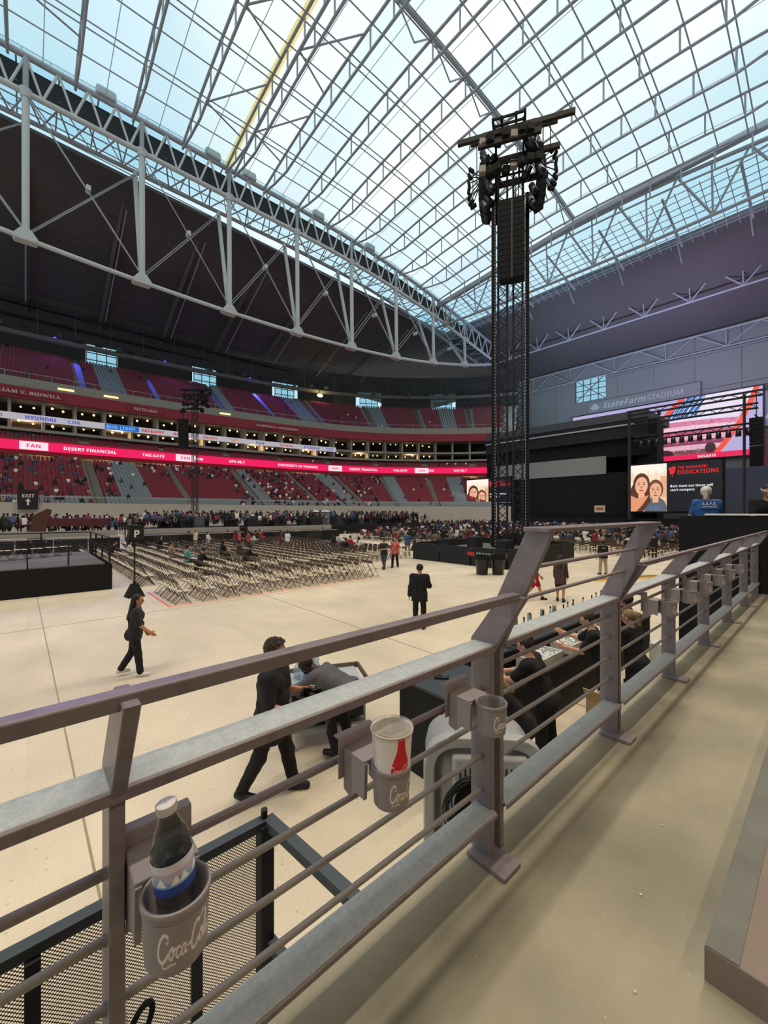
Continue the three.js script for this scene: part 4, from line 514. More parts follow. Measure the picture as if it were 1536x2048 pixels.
// ---------------------------------------------------------------- perforated gate below the railing
{
  const g = thing('perforated_gate', 'dark steel barrier with perforated metal infill just below the railing', 'barrier', P(0, 0, 2.1));
  const paint = M(0x4a5154, 0.55, 0.2), post = M(0x14161a, 0.6, 0.1), y1 = 1.6, La = -3.2, Lb = 1.0;
  const holes = grainTex(64, (u, v) => { const f = (x, y) => Math.hypot(x - Math.round(x), y - Math.round(y)); const a = u * 2, b = v * 2; const d = Math.min(f(a, b), f(a + 0.5, b + 0.5)); const k = d < 0.27 ? 0 : 1; return [k, k, k]; }, false);
  const sheet = new THREE.PlaneGeometry(Lb - La, y1 - 0.1); const uv = sheet.attributes.uv; for (let i = 0; i < uv.count; i++) uv.setXY(i, uv.getX(i) * (Lb - La) / 0.032, uv.getY(i) * (y1 - 0.1) / 0.032);
  add('perforated_sheet', sheet.translate((La + Lb) / 2, (y1 - 0.1) / 2 + 0.06, 0), M(0x5c554e, 0.55, 0.2, { alphaMap: holes, alphaTest: 0.5, side: THREE.DoubleSide }), g);
  add('top_bar', rb(Lb - La, 0.05, 0.06, 0.006, (La + Lb) / 2, y1, 0), paint, g);
  for (const L of [-2.2, -1.1, 0.02, 0.62]) add('upright', rb(0.05, y1 - 0.03, 0.03, 0.004, L, (y1 - 0.03) / 2, 0.03), post, g);
  add('corner_post', rb(0.075, y1 + 0.0, 0.075, 0.006, Lb - 0.02, y1 / 2, 0.01), post, g); add('post_pin', new THREE.CylinderGeometry(0.018, 0.018, 0.05, 14).translate(Lb - 0.02, y1 + 0.045, 0), M(0x2a2622, 0.5), g);
  block('return_bar', new THREE.Vector3(Lb, y1, 0), new THREE.Vector3(Lb + 0.12, y1 - 0.02, 0.92), 0.06, 0.05, paint, g); block('lower_return_bar', new THREE.Vector3(Lb, 0.95, 0), new THREE.Vector3(Lb + 0.1, 0.95, 0.92), 0.05, 0.05, paint, g);
  const cl1 = thing('cable_clamp', 'galvanised pipe clamp with a loop of black cable hung on the railing foot', 'clamp', P(0.21, RAILY + 0.205, 1.1));
  add('clamp_body', [rb(0.06, 0.035, 0.04, 0.008, 0, 0.005, 0), rb(0.02, 0.07, 0.03, 0.006, 0.0, -0.05, 0.02), tubeG(new THREE.Vector3(0.01, -0.04, 0.03), new THREE.Vector3(0.03, -0.12, 0.03), 0.008, 10)], M(0x9aa09c, 0.4, 0.6), cl1); add('black_loop', new THREE.TorusGeometry(0.035, 0.007, 8, 24).rotateY(0.6).translate(0.0, 0.03, -0.03), mBlackSoft, cl1);
  add('white_tie', beamG(new THREE.Vector3(-0.1, -0.06, 0), new THREE.Vector3(-0.16, -0.15, 0.02), 0.012, 0.004), M(0xd8d8d0, 0.5), cl1);
  const tb = thing('round_table', 'white round table edge peeping out under the kick plate', 'table', P(0.98, 0, 1.6)); add('table_top', lathe([[0.001, 0.76], [0.36, 0.76], [0.375, 0.75], [0.36, 0.735], [0.001, 0.735]], 40), M(0xdadada, 0.5), tb); add('pedestal', lathe([[0.2, 0], [0.2, 0.02], [0.04, 0.05], [0.035, 0.735], [0.001, 0.735]], 20), mDark, tb);
}
// ---------------------------------------------------------------- grey plastic cooler with cable coil
{
  const c = thing('air_cooler', 'grey moulded plastic wheeled unit with vents and a black cable coil', 'cooler', atD(955, 1500, 3.55).setY(0), -0.78);
  const pl = M(0x9c9b98, 0.45), pl2 = M(0xacaba7, 0.45);
  add('housing', rb(0.9, 1.38, 0.62, 0.22, 0, 0.77, 0), pl, c); add('front_rim', (() => { const q = (w, h, r) => { const p = new THREE.Shape(); p.moveTo(-w + r, -h); p.lineTo(w - r, -h); p.quadraticCurveTo(w, -h, w, -h + r); p.lineTo(w, h - r); p.quadraticCurveTo(w, h, w - r, h); p.lineTo(-w + r, h); p.quadraticCurveTo(-w, h, -w, h - r); p.lineTo(-w, -h + r); p.quadraticCurveTo(-w, -h, -w + r, -h); return p; }; const o = q(0.47, 0.71, 0.26); o.holes.push(q(0.41, 0.65, 0.22)); return new THREE.ExtrudeGeometry(o, { depth: 0.08, bevelEnabled: true, bevelSize: 0.012, bevelThickness: 0.012, bevelSegments: 2, curveSegments: 10 }).translate(0, 0.78, 0.25); })(), pl2, c); const fp = add('front_panel', rb(0.6, 0.5, 0.07, 0.12, 0.04, 1.12, 0.335), pl2, c);
  for (let i = 0; i < 13; i++) add('vent_slot', rb(0.016, 0.3, 0.02, 0.007, -0.2 + i * 0.04, 1.14, 0.367), M(0x3e3d3b, 0.6), fp); for (let i = 0; i < 8; i++) add('side_rib', rb(0.02, 0.02, 0.4, 0.007, -0.43, 1.2 - i * 0.06, 0), pl2, c); for (const y of [1.02, 0.86, 0.72]) add('side_window', rb(0.01, 0.07, 0.07, 0.003, -0.435, y, 0.14), M(0x5a6064, 0.5), c);
  add('cavity', new THREE.CylinderGeometry(0.25, 0.25, 0.03, 32).rotateX(Math.PI / 2).translate(0.0, 0.98, 0.385), mBlackSoft, c); add('latch', rb(0.03, 0.12, 0.04, 0.01, 0.1, 1.05, 0.44), M(0xc8c8c8, 0.2, 0.9), c); add('drawer', rb(0.5, 0.2, 0.12, 0.02, -0.02, 0.38, 0.34), pl, c); add('handle_bar', beamG(new THREE.Vector3(-0.3, 0.76, 0.4), new THREE.Vector3(0.3, 0.52, 0.44), 0.04, 0.04), pl2, c);
  for (const s of [-1, 1]) add('wheel', new THREE.CylinderGeometry(0.09, 0.09, 0.05, 20).rotateZ(Math.PI / 2).translate(s * 0.36, 0.09, 0.2), mBlack, c); add('rear_foot', bx(0.7, 0.09, 0.06, 0, 0.045, -0.24), mBlack, c);
  const co = thing('cable_coil', 'coil of thin black cable hanging on the grey cooler', 'cable', c.position.clone(), -0.78), r = rng(5), coils = [];
  for (let k = 0; k < 11; k++) { const pts = []; const R0 = 0.215 + 0.06 * r(), ox = -0.06 + 0.05 * (r() - 0.5), oy = 1.04 + 0.05 * (r() - 0.5); for (let i = 0; i < 14; i++) { const a = i / 14 * Math.PI * 2; pts.push(new THREE.Vector3(ox + Math.cos(a) * R0 * (1 + 0.06 * r()), oy + Math.sin(a) * R0 * (Math.sin(a) < 0 ? 1.5 : 0.8), 0.40 + 0.03 * r() + k * 0.002)); } coils.push(path(pts, 0.007, 60, 5, true)); }
  coils.push(path([new THREE.Vector3(-0.26, 0.95, 0.42), new THREE.Vector3(-0.38, 0.5, 0.42), new THREE.Vector3(-0.33, 0.02, 0.46), new THREE.Vector3(-0.2, 0.01, 0.6)], 0.007, 30, 5)); add('coil', coils, mBlackGloss, co).userData.kind = 'stuff';
}
// ---------------------------------------------------------------- drinks bar below the walkway
{
  const top = M(0x3b4346, 0.4), body = M(0x101114, 0.8);
  const box = thing('bar_cabinet', 'tall black cabinet counter at the near end of the bar', 'counter', P(4.15, 0, 3.45)); add('body', rb(0.95, 1.1, 0.8, 0.01, 0, 0.55, 0), body, box); add('worktop', rb(1.0, 0.04, 0.85, 0.008, 0, 1.12, 0), top, box); add('leg_gap', rb(0.1, 0.5, 0.02, 0.004, -0.15, 0.8, 0.405), M(0xb09a78, 0.8), box); add('side_door', rb(0.4, 0.8, 0.02, 0.006, 0.2, 0.55, 0.41), mDark, box); add('door_latch', rb(0.05, 0.03, 0.03, 0.006, 0.06, 0.9, 0.425), M(0xb8b8b8, 0.3, 0.8), box);
  const pos = (L, T, n, l) => { const t = thing(n, l, 'card reader', P(L, 1.141, T), 0.7); const cs = add('case', rb(0.09, 0.028, 0.19, 0.01, 0, 0.014, 0), mBlackGloss, t); add('display', rb(0.07, 0.004, 0.07, 0.001, 0, 0.03, -0.04), M(0x2a3038, 0.1), t); for (let i = 0; i < 9; i++) add('key', rb(0.016, 0.005, 0.012, 0.002, -0.022 + (i % 3) * 0.022, 0.03, 0.02 + Math.floor(i / 3) * 0.02), M(0x50555c, 0.5), cs); return t; };
  pos(4.05, 3.45, 'card_reader', 'black card reader lying on the near black cabinet'); pos(5.9, 3.55, 'card_reader', 'second card reader on the long bar beside the bartender');
  const bar1 = thing('long_bar', 'long black drinks bar with a grey worktop and ice wells', 'bar counter', P(8.2, 0, 3.55)); add('body', rb(6.2, 1.06, 0.5, 0.01, 0, 0.53, -0.25), body, bar1); add('worktop', rb(6.3, 0.04, 0.55, 0.008, 0, 1.08, -0.25), top, bar1); add('under_shelf', rb(6.2, 0.04, 0.5, 0.006, 0, 0.78, 0.25), mDark, bar1); add('lower_body', rb(6.2, 0.75, 0.46, 0.01, 0, 0.38, 0.25), body, bar1);
  const r = rng(6);
  for (let i = 0; i < 4; i++) { const w = thing('ice_well', ['white ice tub under the bar nearest the seated bartender', 'white ice tub second along the bar', 'white ice tub third along the bar', 'white ice tub farthest along the bar'][i], 'ice tub', P(6.35 + i * 1.15, 0.801, 3.3)); add('tub', [rb(0.8, 0.18, 0.03, 0.01, 0, 0.09, -0.19), rb(0.8, 0.18, 0.03, 0.01, 0, 0.09, 0.19), rb(0.03, 0.18, 0.4, 0.01, -0.39, 0.09, 0), rb(0.03, 0.18, 0.4, 0.01, 0.39, 0.09, 0), bx(0.78, 0.02, 0.38, 0, 0.012, 0)], M(0xd8d6cc, 0.5), w); const ice = []; for (let k = 0; k < 60; k++) ice.push(new THREE.BoxGeometry(0.04, 0.04, 0.04).rotateX(r() * 3).rotateY(r() * 3).translate(-0.34 + 0.68 * r(), 0.09 + 0.05 * r(), -0.15 + 0.3 * r())); const m = add('ice_cubes', ice, M(0xeef2f2, 0.25), w); m.userData.kind = 'stuff'; }
  const bottleG = lathe([[0.001, 0], [0.036, 0], [0.037, 0.16], [0.03, 0.2], [0.014, 0.23], [0.013, 0.29], [0.001, 0.29]], 14);
  for (let i = 0; i < 12; i++) { const b = thing('liquor_bottle', 'small bottle standing on the long black bar', 'bottle', P(6.3 + i * 0.36 + 0.1 * r(), 1.101, 3.75 + 0.12 * r()), 0, 'bottles on the long bar'); add('glass', bottleG, M([0xb8c4c8, 0x2c3c55, 0x8fa7ae, 0x3a2c20][i % 4], 0.1), b); add('stopper', new THREE.CylinderGeometry(0.014, 0.016, 0.04, 10).translate(0, 0.3, 0), mBlack, b); }
  const cupG = lathe([[0.001, 0], [0.03, 0], [0.042, 0.11], [0.044, 0.112], [0.04, 0.112], [0.03, 0.005]], 14), clearM = new THREE.MeshPhysicalMaterial({ color: 0xe4eaea, roughness: 0.1, transmission: 0.75, thickness: 0 });
  for (let i = 0; i < 5; i++) { const s = thing('cup_stack', 'stack of clear plastic cups on the long bar', 'cups', P(6.2 + i * 0.5, 1.101, 3.95), 0, 'cup stacks on the long bar'); for (let k = 0; k < 8; k++) add('plastic_cup', cupG, clearM, s).position.y = k * 0.022; }
  const card = thing('cardboard_box', 'open brown cardboard box with clear cups by the bartender', 'box', P(5.6, 0.0, 1.95), -0.1); add('box_body', [bx(0.45, 0.62, 0.02, 0, 0.6, -0.2), bx(0.45, 0.62, 0.02, 0, 0.6, 0.2), bx(0.02, 0.62, 0.4, -0.22, 0.6, 0), bx(0.02, 0.62, 0.4, 0.22, 0.6, 0), bx(0.45, 0.02, 0.4, 0, 0.3, 0)], M(0xb9a280, 0.85), card); add('flap', bx(0.44, 0.008, 0.2).rotateX(0.2).translate(0, 0.93, 0.3), M(0xc9ab7c, 0.85), card); add('far_flap', bx(0.008, 0.2, 0.4).rotateZ(0.5).translate(-0.27, 0.98, 0), M(0xc9ab7c, 0.85), card); add('stand', bx(0.5, 0.28, 0.45, 0, 0.14, 0), mDark, card);
  for (let k = 0; k < 6; k++) { const q = add('plastic_cup', cupG, clearM, card); q.position.set(-0.12 + 0.08 * (k % 3), 0.84, -0.1 + 0.09 * (k > 2)); q.rotation.z = 0.4 * (k - 2); }
  const wb = thing('white_carton', 'tall white carton standing behind the blonde bartender', 'carton', P(7.85, 0, 1.95)); add('carton_body', rb(0.34, 1.15, 0.3, 0.01, 0, 0.575, 0), M(0xd7d5ce, 0.8), wb); add('carton_flap', bx(0.33, 0.01, 0.16, 0, 1.155, 0.05), M(0xe7e5de, 0.8), wb);
  for (const [L, T, h, l] of [[5.35, 1.75, 0.5, 'blue grey plastic crate on the floor below the cardboard box'], [5.75, 1.6, 0.42, 'clear storage tub under the railing by the crate']]) { const t = thing('storage_crate', l, 'crate', P(L, 0, T)); add('crate_shell', [rb(0.5, h, 0.03, 0.008, 0, h / 2, -0.18), rb(0.5, h, 0.03, 0.008, 0, h / 2, 0.18), rb(0.03, h, 0.36, 0.008, -0.24, h / 2, 0), rb(0.03, h, 0.36, 0.008, 0.24, h / 2, 0), bx(0.5, 0.02, 0.36, 0, 0.02, 0)], M(0x7d8e94, 0.5), t); add('crate_rim', [rb(0.56, 0.03, 0.05, 0.01, 0, h, -0.2), rb(0.56, 0.03, 0.05, 0.01, 0, h, 0.2), rb(0.05, 0.03, 0.4, 0.01, -0.26, h, 0), rb(0.05, 0.03, 0.4, 0.01, 0.26, h, 0)], M(0x8d9ca2, 0.5), t); }
  const pp = thing('paper_slip', 'white paper slip hanging at the near end of the long bar', 'paper', P(5.05, 1.0, 3.15), 0.5); add('sheet', bx(0.16, 0.22, 0.003).rotateX(-0.25), M(0xf0eee8, 0.8), pp); add('clip', rb(0.05, 0.02, 0.02, 0.004, 0, 0.115, -0.03), mDark, pp);
}
// ---------------------------------------------------------------- black booth wall at the far end of the railing
{
  const b = thing('black_booth', 'matte black booth wall with a pale capping beyond the far railing', 'booth', P(10.7, 0, 0.6)); add('panel', rb(0.12, 3.22, 4.6, 0.01, 0, 1.61, 0.55), M(0x161519, 0.95), b); add('capping', rb(0.2, 0.035, 4.1, 0.012, 0, 3.245, 0.75), M(0xd8d6d2, 0.5), b); add('side_panel', rb(3, 3.22, 0.1, 0.01, 1.55, 1.61, -1.7), M(0x161519, 0.95), b); add('booth_floor', bx(3.2, 0.1, 4.6, 1.7, 1.9, 0.55), mDark, b); for (const z of [-1.6, 2.7]) add('floor_post', bx(0.1, 1.85, 0.1, 2.9, 0.925, z), mDark, b);
  const s = thing('metal_chair', 'dark metal chair standing at the far end of the walkway', 'chair', P(7.6, WALK + 0.117, -0.55), 0.4); add('seat', rb(0.42, 0.03, 0.42, 0.01, 0, 0.45, 0), mDark, s); add('backrest', rb(0.42, 0.25, 0.03, 0.01, 0, 0.8, -0.2), mDark, s); for (const [x, z] of [[-0.19, -0.19], [0.19, -0.19], [-0.19, 0.19], [0.19, 0.19]]) bar('leg', new THREE.Vector3(x, 0, z), new THREE.Vector3(x, z < 0 ? 0.9 : 0.45, z), 0.012, mSteelWhite, s);
}
// ---------------------------------------------------------------- folding chairs on the field
const chairFrame = M(0x4a3a32, 0.5, 0.2), chairSeat = M(0xd8caa8, 0.6), chairBack = M(0x54443a, 0.55);
const cV = (x, y, z) => new THREE.Vector3(x, y, z);
// the chair faces +x (the stage)
const cgLegA = mergeGeometries([-1, 1].map((s) => tubeG(cV(0.27, 0.0, s * 0.215), cV(-0.2, 0.82, s * 0.2), 0.012, 5)));
const cgLegB = mergeGeometries([-1, 1].map((s) => tubeG(cV(-0.26, 0.0, s * 0.19), cV(0.14, 0.45, s * 0.185), 0.012, 5)));
const cgOneA = (s) => tubeG(cV(0.27, 0, s * 0.215), cV(-0.2, 0.82, s * 0.2), 0.012, 5), cgOneB = (s) => tubeG(cV(-0.26, 0, s * 0.19), cV(0.14, 0.45, s * 0.185), 0.012, 5);
const cgFoot = tubeG(cV(0.26, 0.06, -0.2), cV(0.26, 0.06, 0.2), 0.009, 5), cgRear = tubeG(cV(-0.235, 0.05, -0.18), cV(-0.235, 0.05, 0.18), 0.009, 5);
const cgSeat = rb(0.42, 0.026, 0.4, 0.01, 0.03, 0.455, 0), cgBack = rb(0.028, 0.16, 0.4, 0.01).rotateZ(0.52).translate(-0.175, 0.775, 0);
const cA = [cgOneA(-1), cgOneA(1)], cB = [cgOneB(-1), cgOneB(1)];
const chair0 = new THREE.Group(); { for (const g of [...cA, ...cB]) add('leg', g, chairFrame, chair0); add('stretcher', cgFoot, chairFrame, chair0); add('stretcher', cgRear, chairFrame, chair0); add('seat', cgSeat, chairSeat, chair0); add('backrest', cgBack, chairBack, chair0); }
const chairs = [];
const seatAt = [];   // places that seated people take
{
  const r = rng(2), all = [], mk = (L, T, g, yaw = 0) => all.push({ L: L + 0.05 * (r() - 0.5), T: T + 0.03 * (r() - 0.5), g, yaw: yaw + 0.07 * (r() - 0.5) });
  for (let i = 0; i < 11; i++) for (let j = 0; j < 6; j++) mk(4.2 + i * 0.9, 15.8 + j * 0.53, 'a');
  for (let i = 0; i < 20; i++) for (let j = 0; j < 34; j++) if (3.2 + i * 0.9 > 3.6 + 0.0 * j || j > 9) mk(3.2 + i * 0.9, 20.6 + j * 0.53, 'b');
  for (let i = -8; i < 0; i++) for (let j = 14; j < 30; j++) mk(3.2 + i * 0.9, 20.6 + j * 0.53, 'b');
  for (let i = 0; i < 34; i++) for (let j = 0; j < 54; j++) { const L = 30 + i * 1.0, T = 4 + j * 0.8; if (!(L < 33 && T < 22) && !(L < 40 && T > 40)) mk(L, T, 'c'); }
  for (const c of all) { const x = c.L * cy - c.T * sy, d = c.L * sy + c.T * cy; c.px = 768 + F * x / d; c.d = d; c.top = 1025 + F * (EYE - 0.9) / d; }
  const vis = all.filter((c) => c.d > 2 && c.px > -10 && c.px < 1545 && !(c.px < 212 && c.T < 27)); vis.sort((a, b) => a.d - b.d);
  const far = vis.slice(300);
  for (const c of vis.slice(0, 300)) { const o = chair0.clone(); o.name = numbered('folding_chair'); o.position.copy(P(c.L, 0, c.T)); o.rotation.y = c.yaw; scene.add(o); tag(o, c.g === 'a' ? 'beige folding chair in the small front block edged by pink tape' : 'beige folding chair in the large block behind the cross aisle', 'chair', c.g === 'a' ? 'folding chairs of the front block' : 'folding chairs of the large block'); chairs.push(c); }
  const geo = merge([cgLegA, cgLegB, cgSeat, cgBack]), n = geo.attributes.position.count, col = new Float32Array(n * 3), a = cgLegA.toNonIndexed().attributes.position.count + cgLegB.toNonIndexed().attributes.position.count, sN = (cgSeat.index ? cgSeat.toNonIndexed() : cgSeat).attributes.position.count, c1 = new THREE.Color(0x4a3a32), c2 = new THREE.Color(0xd8caa8);
  for (let i = 0; i < n; i++) (i >= a && i < a + sN ? c2 : c1).toArray(col, i * 3); geo.setAttribute('color', new THREE.BufferAttribute(col, 3));
  const im = new THREE.InstancedMesh(geo, new THREE.MeshStandardMaterial({ vertexColors: true, roughness: 0.6 }), far.length), m = new THREE.Matrix4(), q = new THREE.Quaternion(); far.forEach((c, i) => { q.setFromAxisAngle(UP, c.yaw); m.compose(P(c.L, 0, c.T), q, new THREE.Vector3(1, 1, 1)); im.setMatrixAt(i, m); }); im.name = 'folding_chair_rows'; im.userData.kind = 'stuff'; tag(im, 'distant rows of beige and brown folding chairs before the stage', 'chairs'); scene.add(im);
  for (const c of all) if (c.g === 'c') seatAt.push(c);
}
// ---------------------------------------------------------------- accessible platform on the left, sign post, barriers
{
  const p = thing('viewing_platform', 'raised black skirted viewing platform with a purple grey deck and rails', 'platform', P(-3.6, 0, 24.2));
  for (let i = 0; i < 5; i++) for (let j = 0; j < 3; j++) add('deck_panel', rb(2.46, 0.06, 2.26, 0.01, -5.1 + i * 2.5, 1.1, 2.3 - j * 2.3), M([0x6c6565, 0x655e5e, 0x706968][(i + j) % 3], 0.9), p);
  const sk = []; for (let i = 0; i <= 60; i++) sk.push([-6.35 + i * 12.7 / 60, 3.46 + 0.03 * Math.sin(i * 2.1)]); const pos = [], idx = []; sk.forEach(([x, z], i) => { pos.push(x, 1.07, 3.46, x, 0.0, z + 0.04); if (i) { const k = i * 2; idx.push(k - 2, k - 1, k, k, k - 1, k + 1); } }); const g = new THREE.BufferGeometry(); g.setAttribute('position', new THREE.Float32BufferAttribute(pos, 3)); g.setIndex(idx); g.computeVertexNormals(); add('skirt', g, new THREE.MeshStandardMaterial({ color: 0x0d0d10, roughness: 0.95, side: THREE.DoubleSide }), p);
  add('side_skirt', bx(0.04, 1.07, 6.9, 6.36, 0.535, 0), mBlackSoft, p); add('rear_skirt', bx(12.7, 1.07, 0.04, 0, 0.535, -3.46), mBlackSoft, p);
  for (const [x, z] of [[6.3, 3.4], [6.3, 1.1], [6.3, -1.2], [6.3, -3.4], [4.2, -3.4], [4.2, 3.4], [1.5, -3.4], [-1.5, -3.4], [-4, -3.4]]) if (!(z > 3 && x < 6)) bar('rail_post', cV(x, 1.13, z), cV(x, 2.2, z), 0.035, mBlack, p);
  for (const y of [2.2, 1.7]) { bar('guard_rail', cV(6.3, y, -3.4), cV(6.3, y, 3.4), 0.028, mBlack, p); bar('guard_rail', cV(-6.3, y, -3.4), cV(6.3, y, -3.4), 0.028, mBlack, p); } bar('front_chain', cV(-6.3, 1.95, 3.4), cV(6.3, 1.95, 3.4), 0.012, mBlack, p); bar('front_post', cV(4.9, 1.13, 3.4), cV(4.9, 2.1, 3.4), 0.03, mBlack, p);
  for (let i = 0; i < 8; i++) { const c = chair0.clone(); c.name = numbered('platform_chair'); c.position.copy(P(-2.4 + i * 0.55, 1.13, 23.6 + i * 0.3)); c.rotation.y = 0.2; scene.add(c); tag(c, 'beige folding chair in the slanting row on the viewing platform', 'chair', 'chairs on the viewing platform'); }
  const s = thing('section_sign', 'black box sign lettered P on a pole with a pyramid base', 'sign', onFloor(269, 1194), 0.12);
  add('pyramid_base', new THREE.CylinderGeometry(0.16, 0.42, 0.5, 4, 1).rotateY(Math.PI / 4).translate(0, 0.25, 0), mBlackSoft, s); bar('pole', cV(0, 0.5, 0), cV(0, 2.15, 0), 0.03, mBlack, s); add('pole_collar', new THREE.CylinderGeometry(0.05, 0.06, 0.12, 10).translate(0, 0.53, 0), mBlack, s); add('sign_box', rb(0.52, 0.62, 0.52, 0.02, 0, 2.46, 0), mBlackSoft, s);
  const let1 = (t) => M(0xffffff, 0.7, 0, { map: canvasTex(128, 128, (x) => { x.fillStyle = '#101012'; x.fillRect(0, 0, 128, 128); x.fillStyle = '#e6e6e6'; x.font = 'bold 100px sans-serif'; x.textAlign = 'center'; x.fillText(t, 64, 100); }) }), mp = let1('P');
  add('letter_face', bx(0.5, 0.5, 0.01, 0, 2.46, 0.264), mp, s); add('letter_face', bx(0.5, 0.5, 0.01).rotateY(-Math.PI / 2).translate(-0.264, 2.46, 0), mp, s);
  s.rotation.y = 0.1;
  const s2 = thing('section_sign', 'black box sign lettered L on a pole by the walking visitors', 'sign', onFloor(829, 1102), -0.5); add('pyramid_base', new THREE.CylinderGeometry(0.16, 0.45, 0.55, 4, 1).rotateY(Math.PI / 4).translate(0, 0.275, 0), M(0x14201e, 0.9), s2); bar('pole', cV(0, 0.5, 0), cV(0, 2.6, 0), 0.03, mBlack, s2); add('sign_box', rb(0.55, 0.8, 0.55, 0.02, 0, 2.75, 0), mBlackSoft, s2); const ml = let1('L'); add('letter_face', bx(0.5, 0.5, 0.01, 0, 2.75, 0.28), ml, s2); add('letter_face', bx(0.5, 0.5, 0.01).rotateY(-Math.PI / 2).translate(-0.28, 2.75, 0), ml, s2);
  // black barricades across the back of the chair block, with pale counters behind
  for (const [La, Lb, T, l] of [[-5, 6, 40.5, 'long black barricade behind the chairs nearest the viewing platform'], [6.5, 17, 41, 'long black barricade with pale counter in the middle behind the chairs'], [17.5, 28, 40, 'long black barricade behind the chairs below the toilets']]) { const b = thing('barricade', l, 'barricade', P((La + Lb) / 2, 0, T)); const n = 5, w = (Lb - La) / n; for (let i = 0; i < n; i++) add('barricade_panel', rb(w - 0.05, 1.15, 0.1, 0.02, -(Lb - La) / 2 + (i + 0.5) * w, 0.575, 0), i % 2 ? mBlack : mBlackSoft, b); add('counter_top', rb(Lb - La, 0.06, 0.7, 0.02, 0, 1.2, -0.4), M(0x8d8880, 0.7), b); add('counter_front', bx(Lb - La, 0.5, 0.06, 0, 1.5, -1.4), M(0x9b948c, 0.8), b); add('counter_leg', [bx(0.1, 1.2, 0.1, -4, 0.6, -0.6), bx(0.1, 1.5, 0.1, -4, 0.75, -1.4), bx(0.1, 1.2, 0.1, 4, 0.6, -0.6), bx(0.1, 1.5, 0.1, 4, 0.75, -1.4)], mDark, b).userData.kind = 'stuff'; }
  const f = thing('control_riser', 'dark control riser with equipment stacks behind the barricades', 'riser', P(33, 0, 55)); add('riser_deck', bx(46, 1.3, 10, 0, 0.65, 0), mBlackSoft, f); const r = rng(17); for (let i = 0; i < 46; i++) add('equipment_case', rb(0.8 + 1.4 * r(), 1.0 + 0.9 * r(), 0.9, 0.04, -22 + 44 * r(), 1.3 + 0.6, -4 + 8 * r()), i % 4 ? mDark : M(0x4d4f55, 0.7), f); for (let i = 0; i < 13; i++) bar('riser_rail', cV(-22.5 + i * 3.75, 1.3, 4.9), cV(-22.5 + i * 3.75, 2.4, 4.9), 0.03, mDark, f); bar('riser_rail', cV(-22.5, 2.4, 4.9), cV(22.5, 2.4, 4.9), 0.03, mDark, f);
  for (const [px, l] of [[631, 'grey portable toilet with pale roof, the one nearer the platform'], [651, 'grey portable toilet with pale roof, nearer the main stage']]) { const t = thing('portable_toilet', l, 'toilet cabin', atD(px, 1049, 63).setY(1.301), -0.6); add('cabin', rb(1.25, 2.0, 1.25, 0.05, 0, 1.0, 0), M(0x85858a, 0.6), t); add('roof', lathe([[0.001, 0.32], [0.35, 0.28], [0.95, 0.05], [0.98, 0], [0.001, 0]], 4).rotateY(Math.PI / 4).translate(0, 2.0, 0), M(0xdedcda, 0.6), t); const dr = add('door', rb(0.85, 1.75, 0.05, 0.02, 0, 0.95, 0.64), M(0x77777d, 0.6), t); add('door_notice', bx(0.25, 0.3, 0.02, 0.1, 1.3, 0.68), M(0xe6e2da, 0.7), dr); }
  const tn = thing('dark_red_stall', 'dark red canopy stall with a slanting brown side panel', 'stall', onFloor(128, 1092), -0.3); add('canopy', rb(5.2, 0.75, 3.6, 0.05, 1.0, 2.3, 0), M(0x4a1d22, 0.85), tn); for (const [x, z] of [[-1.4, 1.6], [3.4, 1.6], [-1.4, -1.6], [3.4, -1.6]]) bar('stall_post', cV(x, 0, z), cV(x, 2.0, z), 0.06, mDark, tn); add('slanting_panel', prism([[-2.2, 0], [-1.0, 0], [-0.2, 3.5], [-0.55, 3.6], [-1.5, 3.0]], 0.2).translate(-0.3, 0.0, 1.7), M(0x4a2a22, 0.85), tn); add('counter', rb(4.4, 1.0, 0.6, 0.03, 1, 0.5, 1.2), M(0xb8b2ac, 0.8), tn);
}

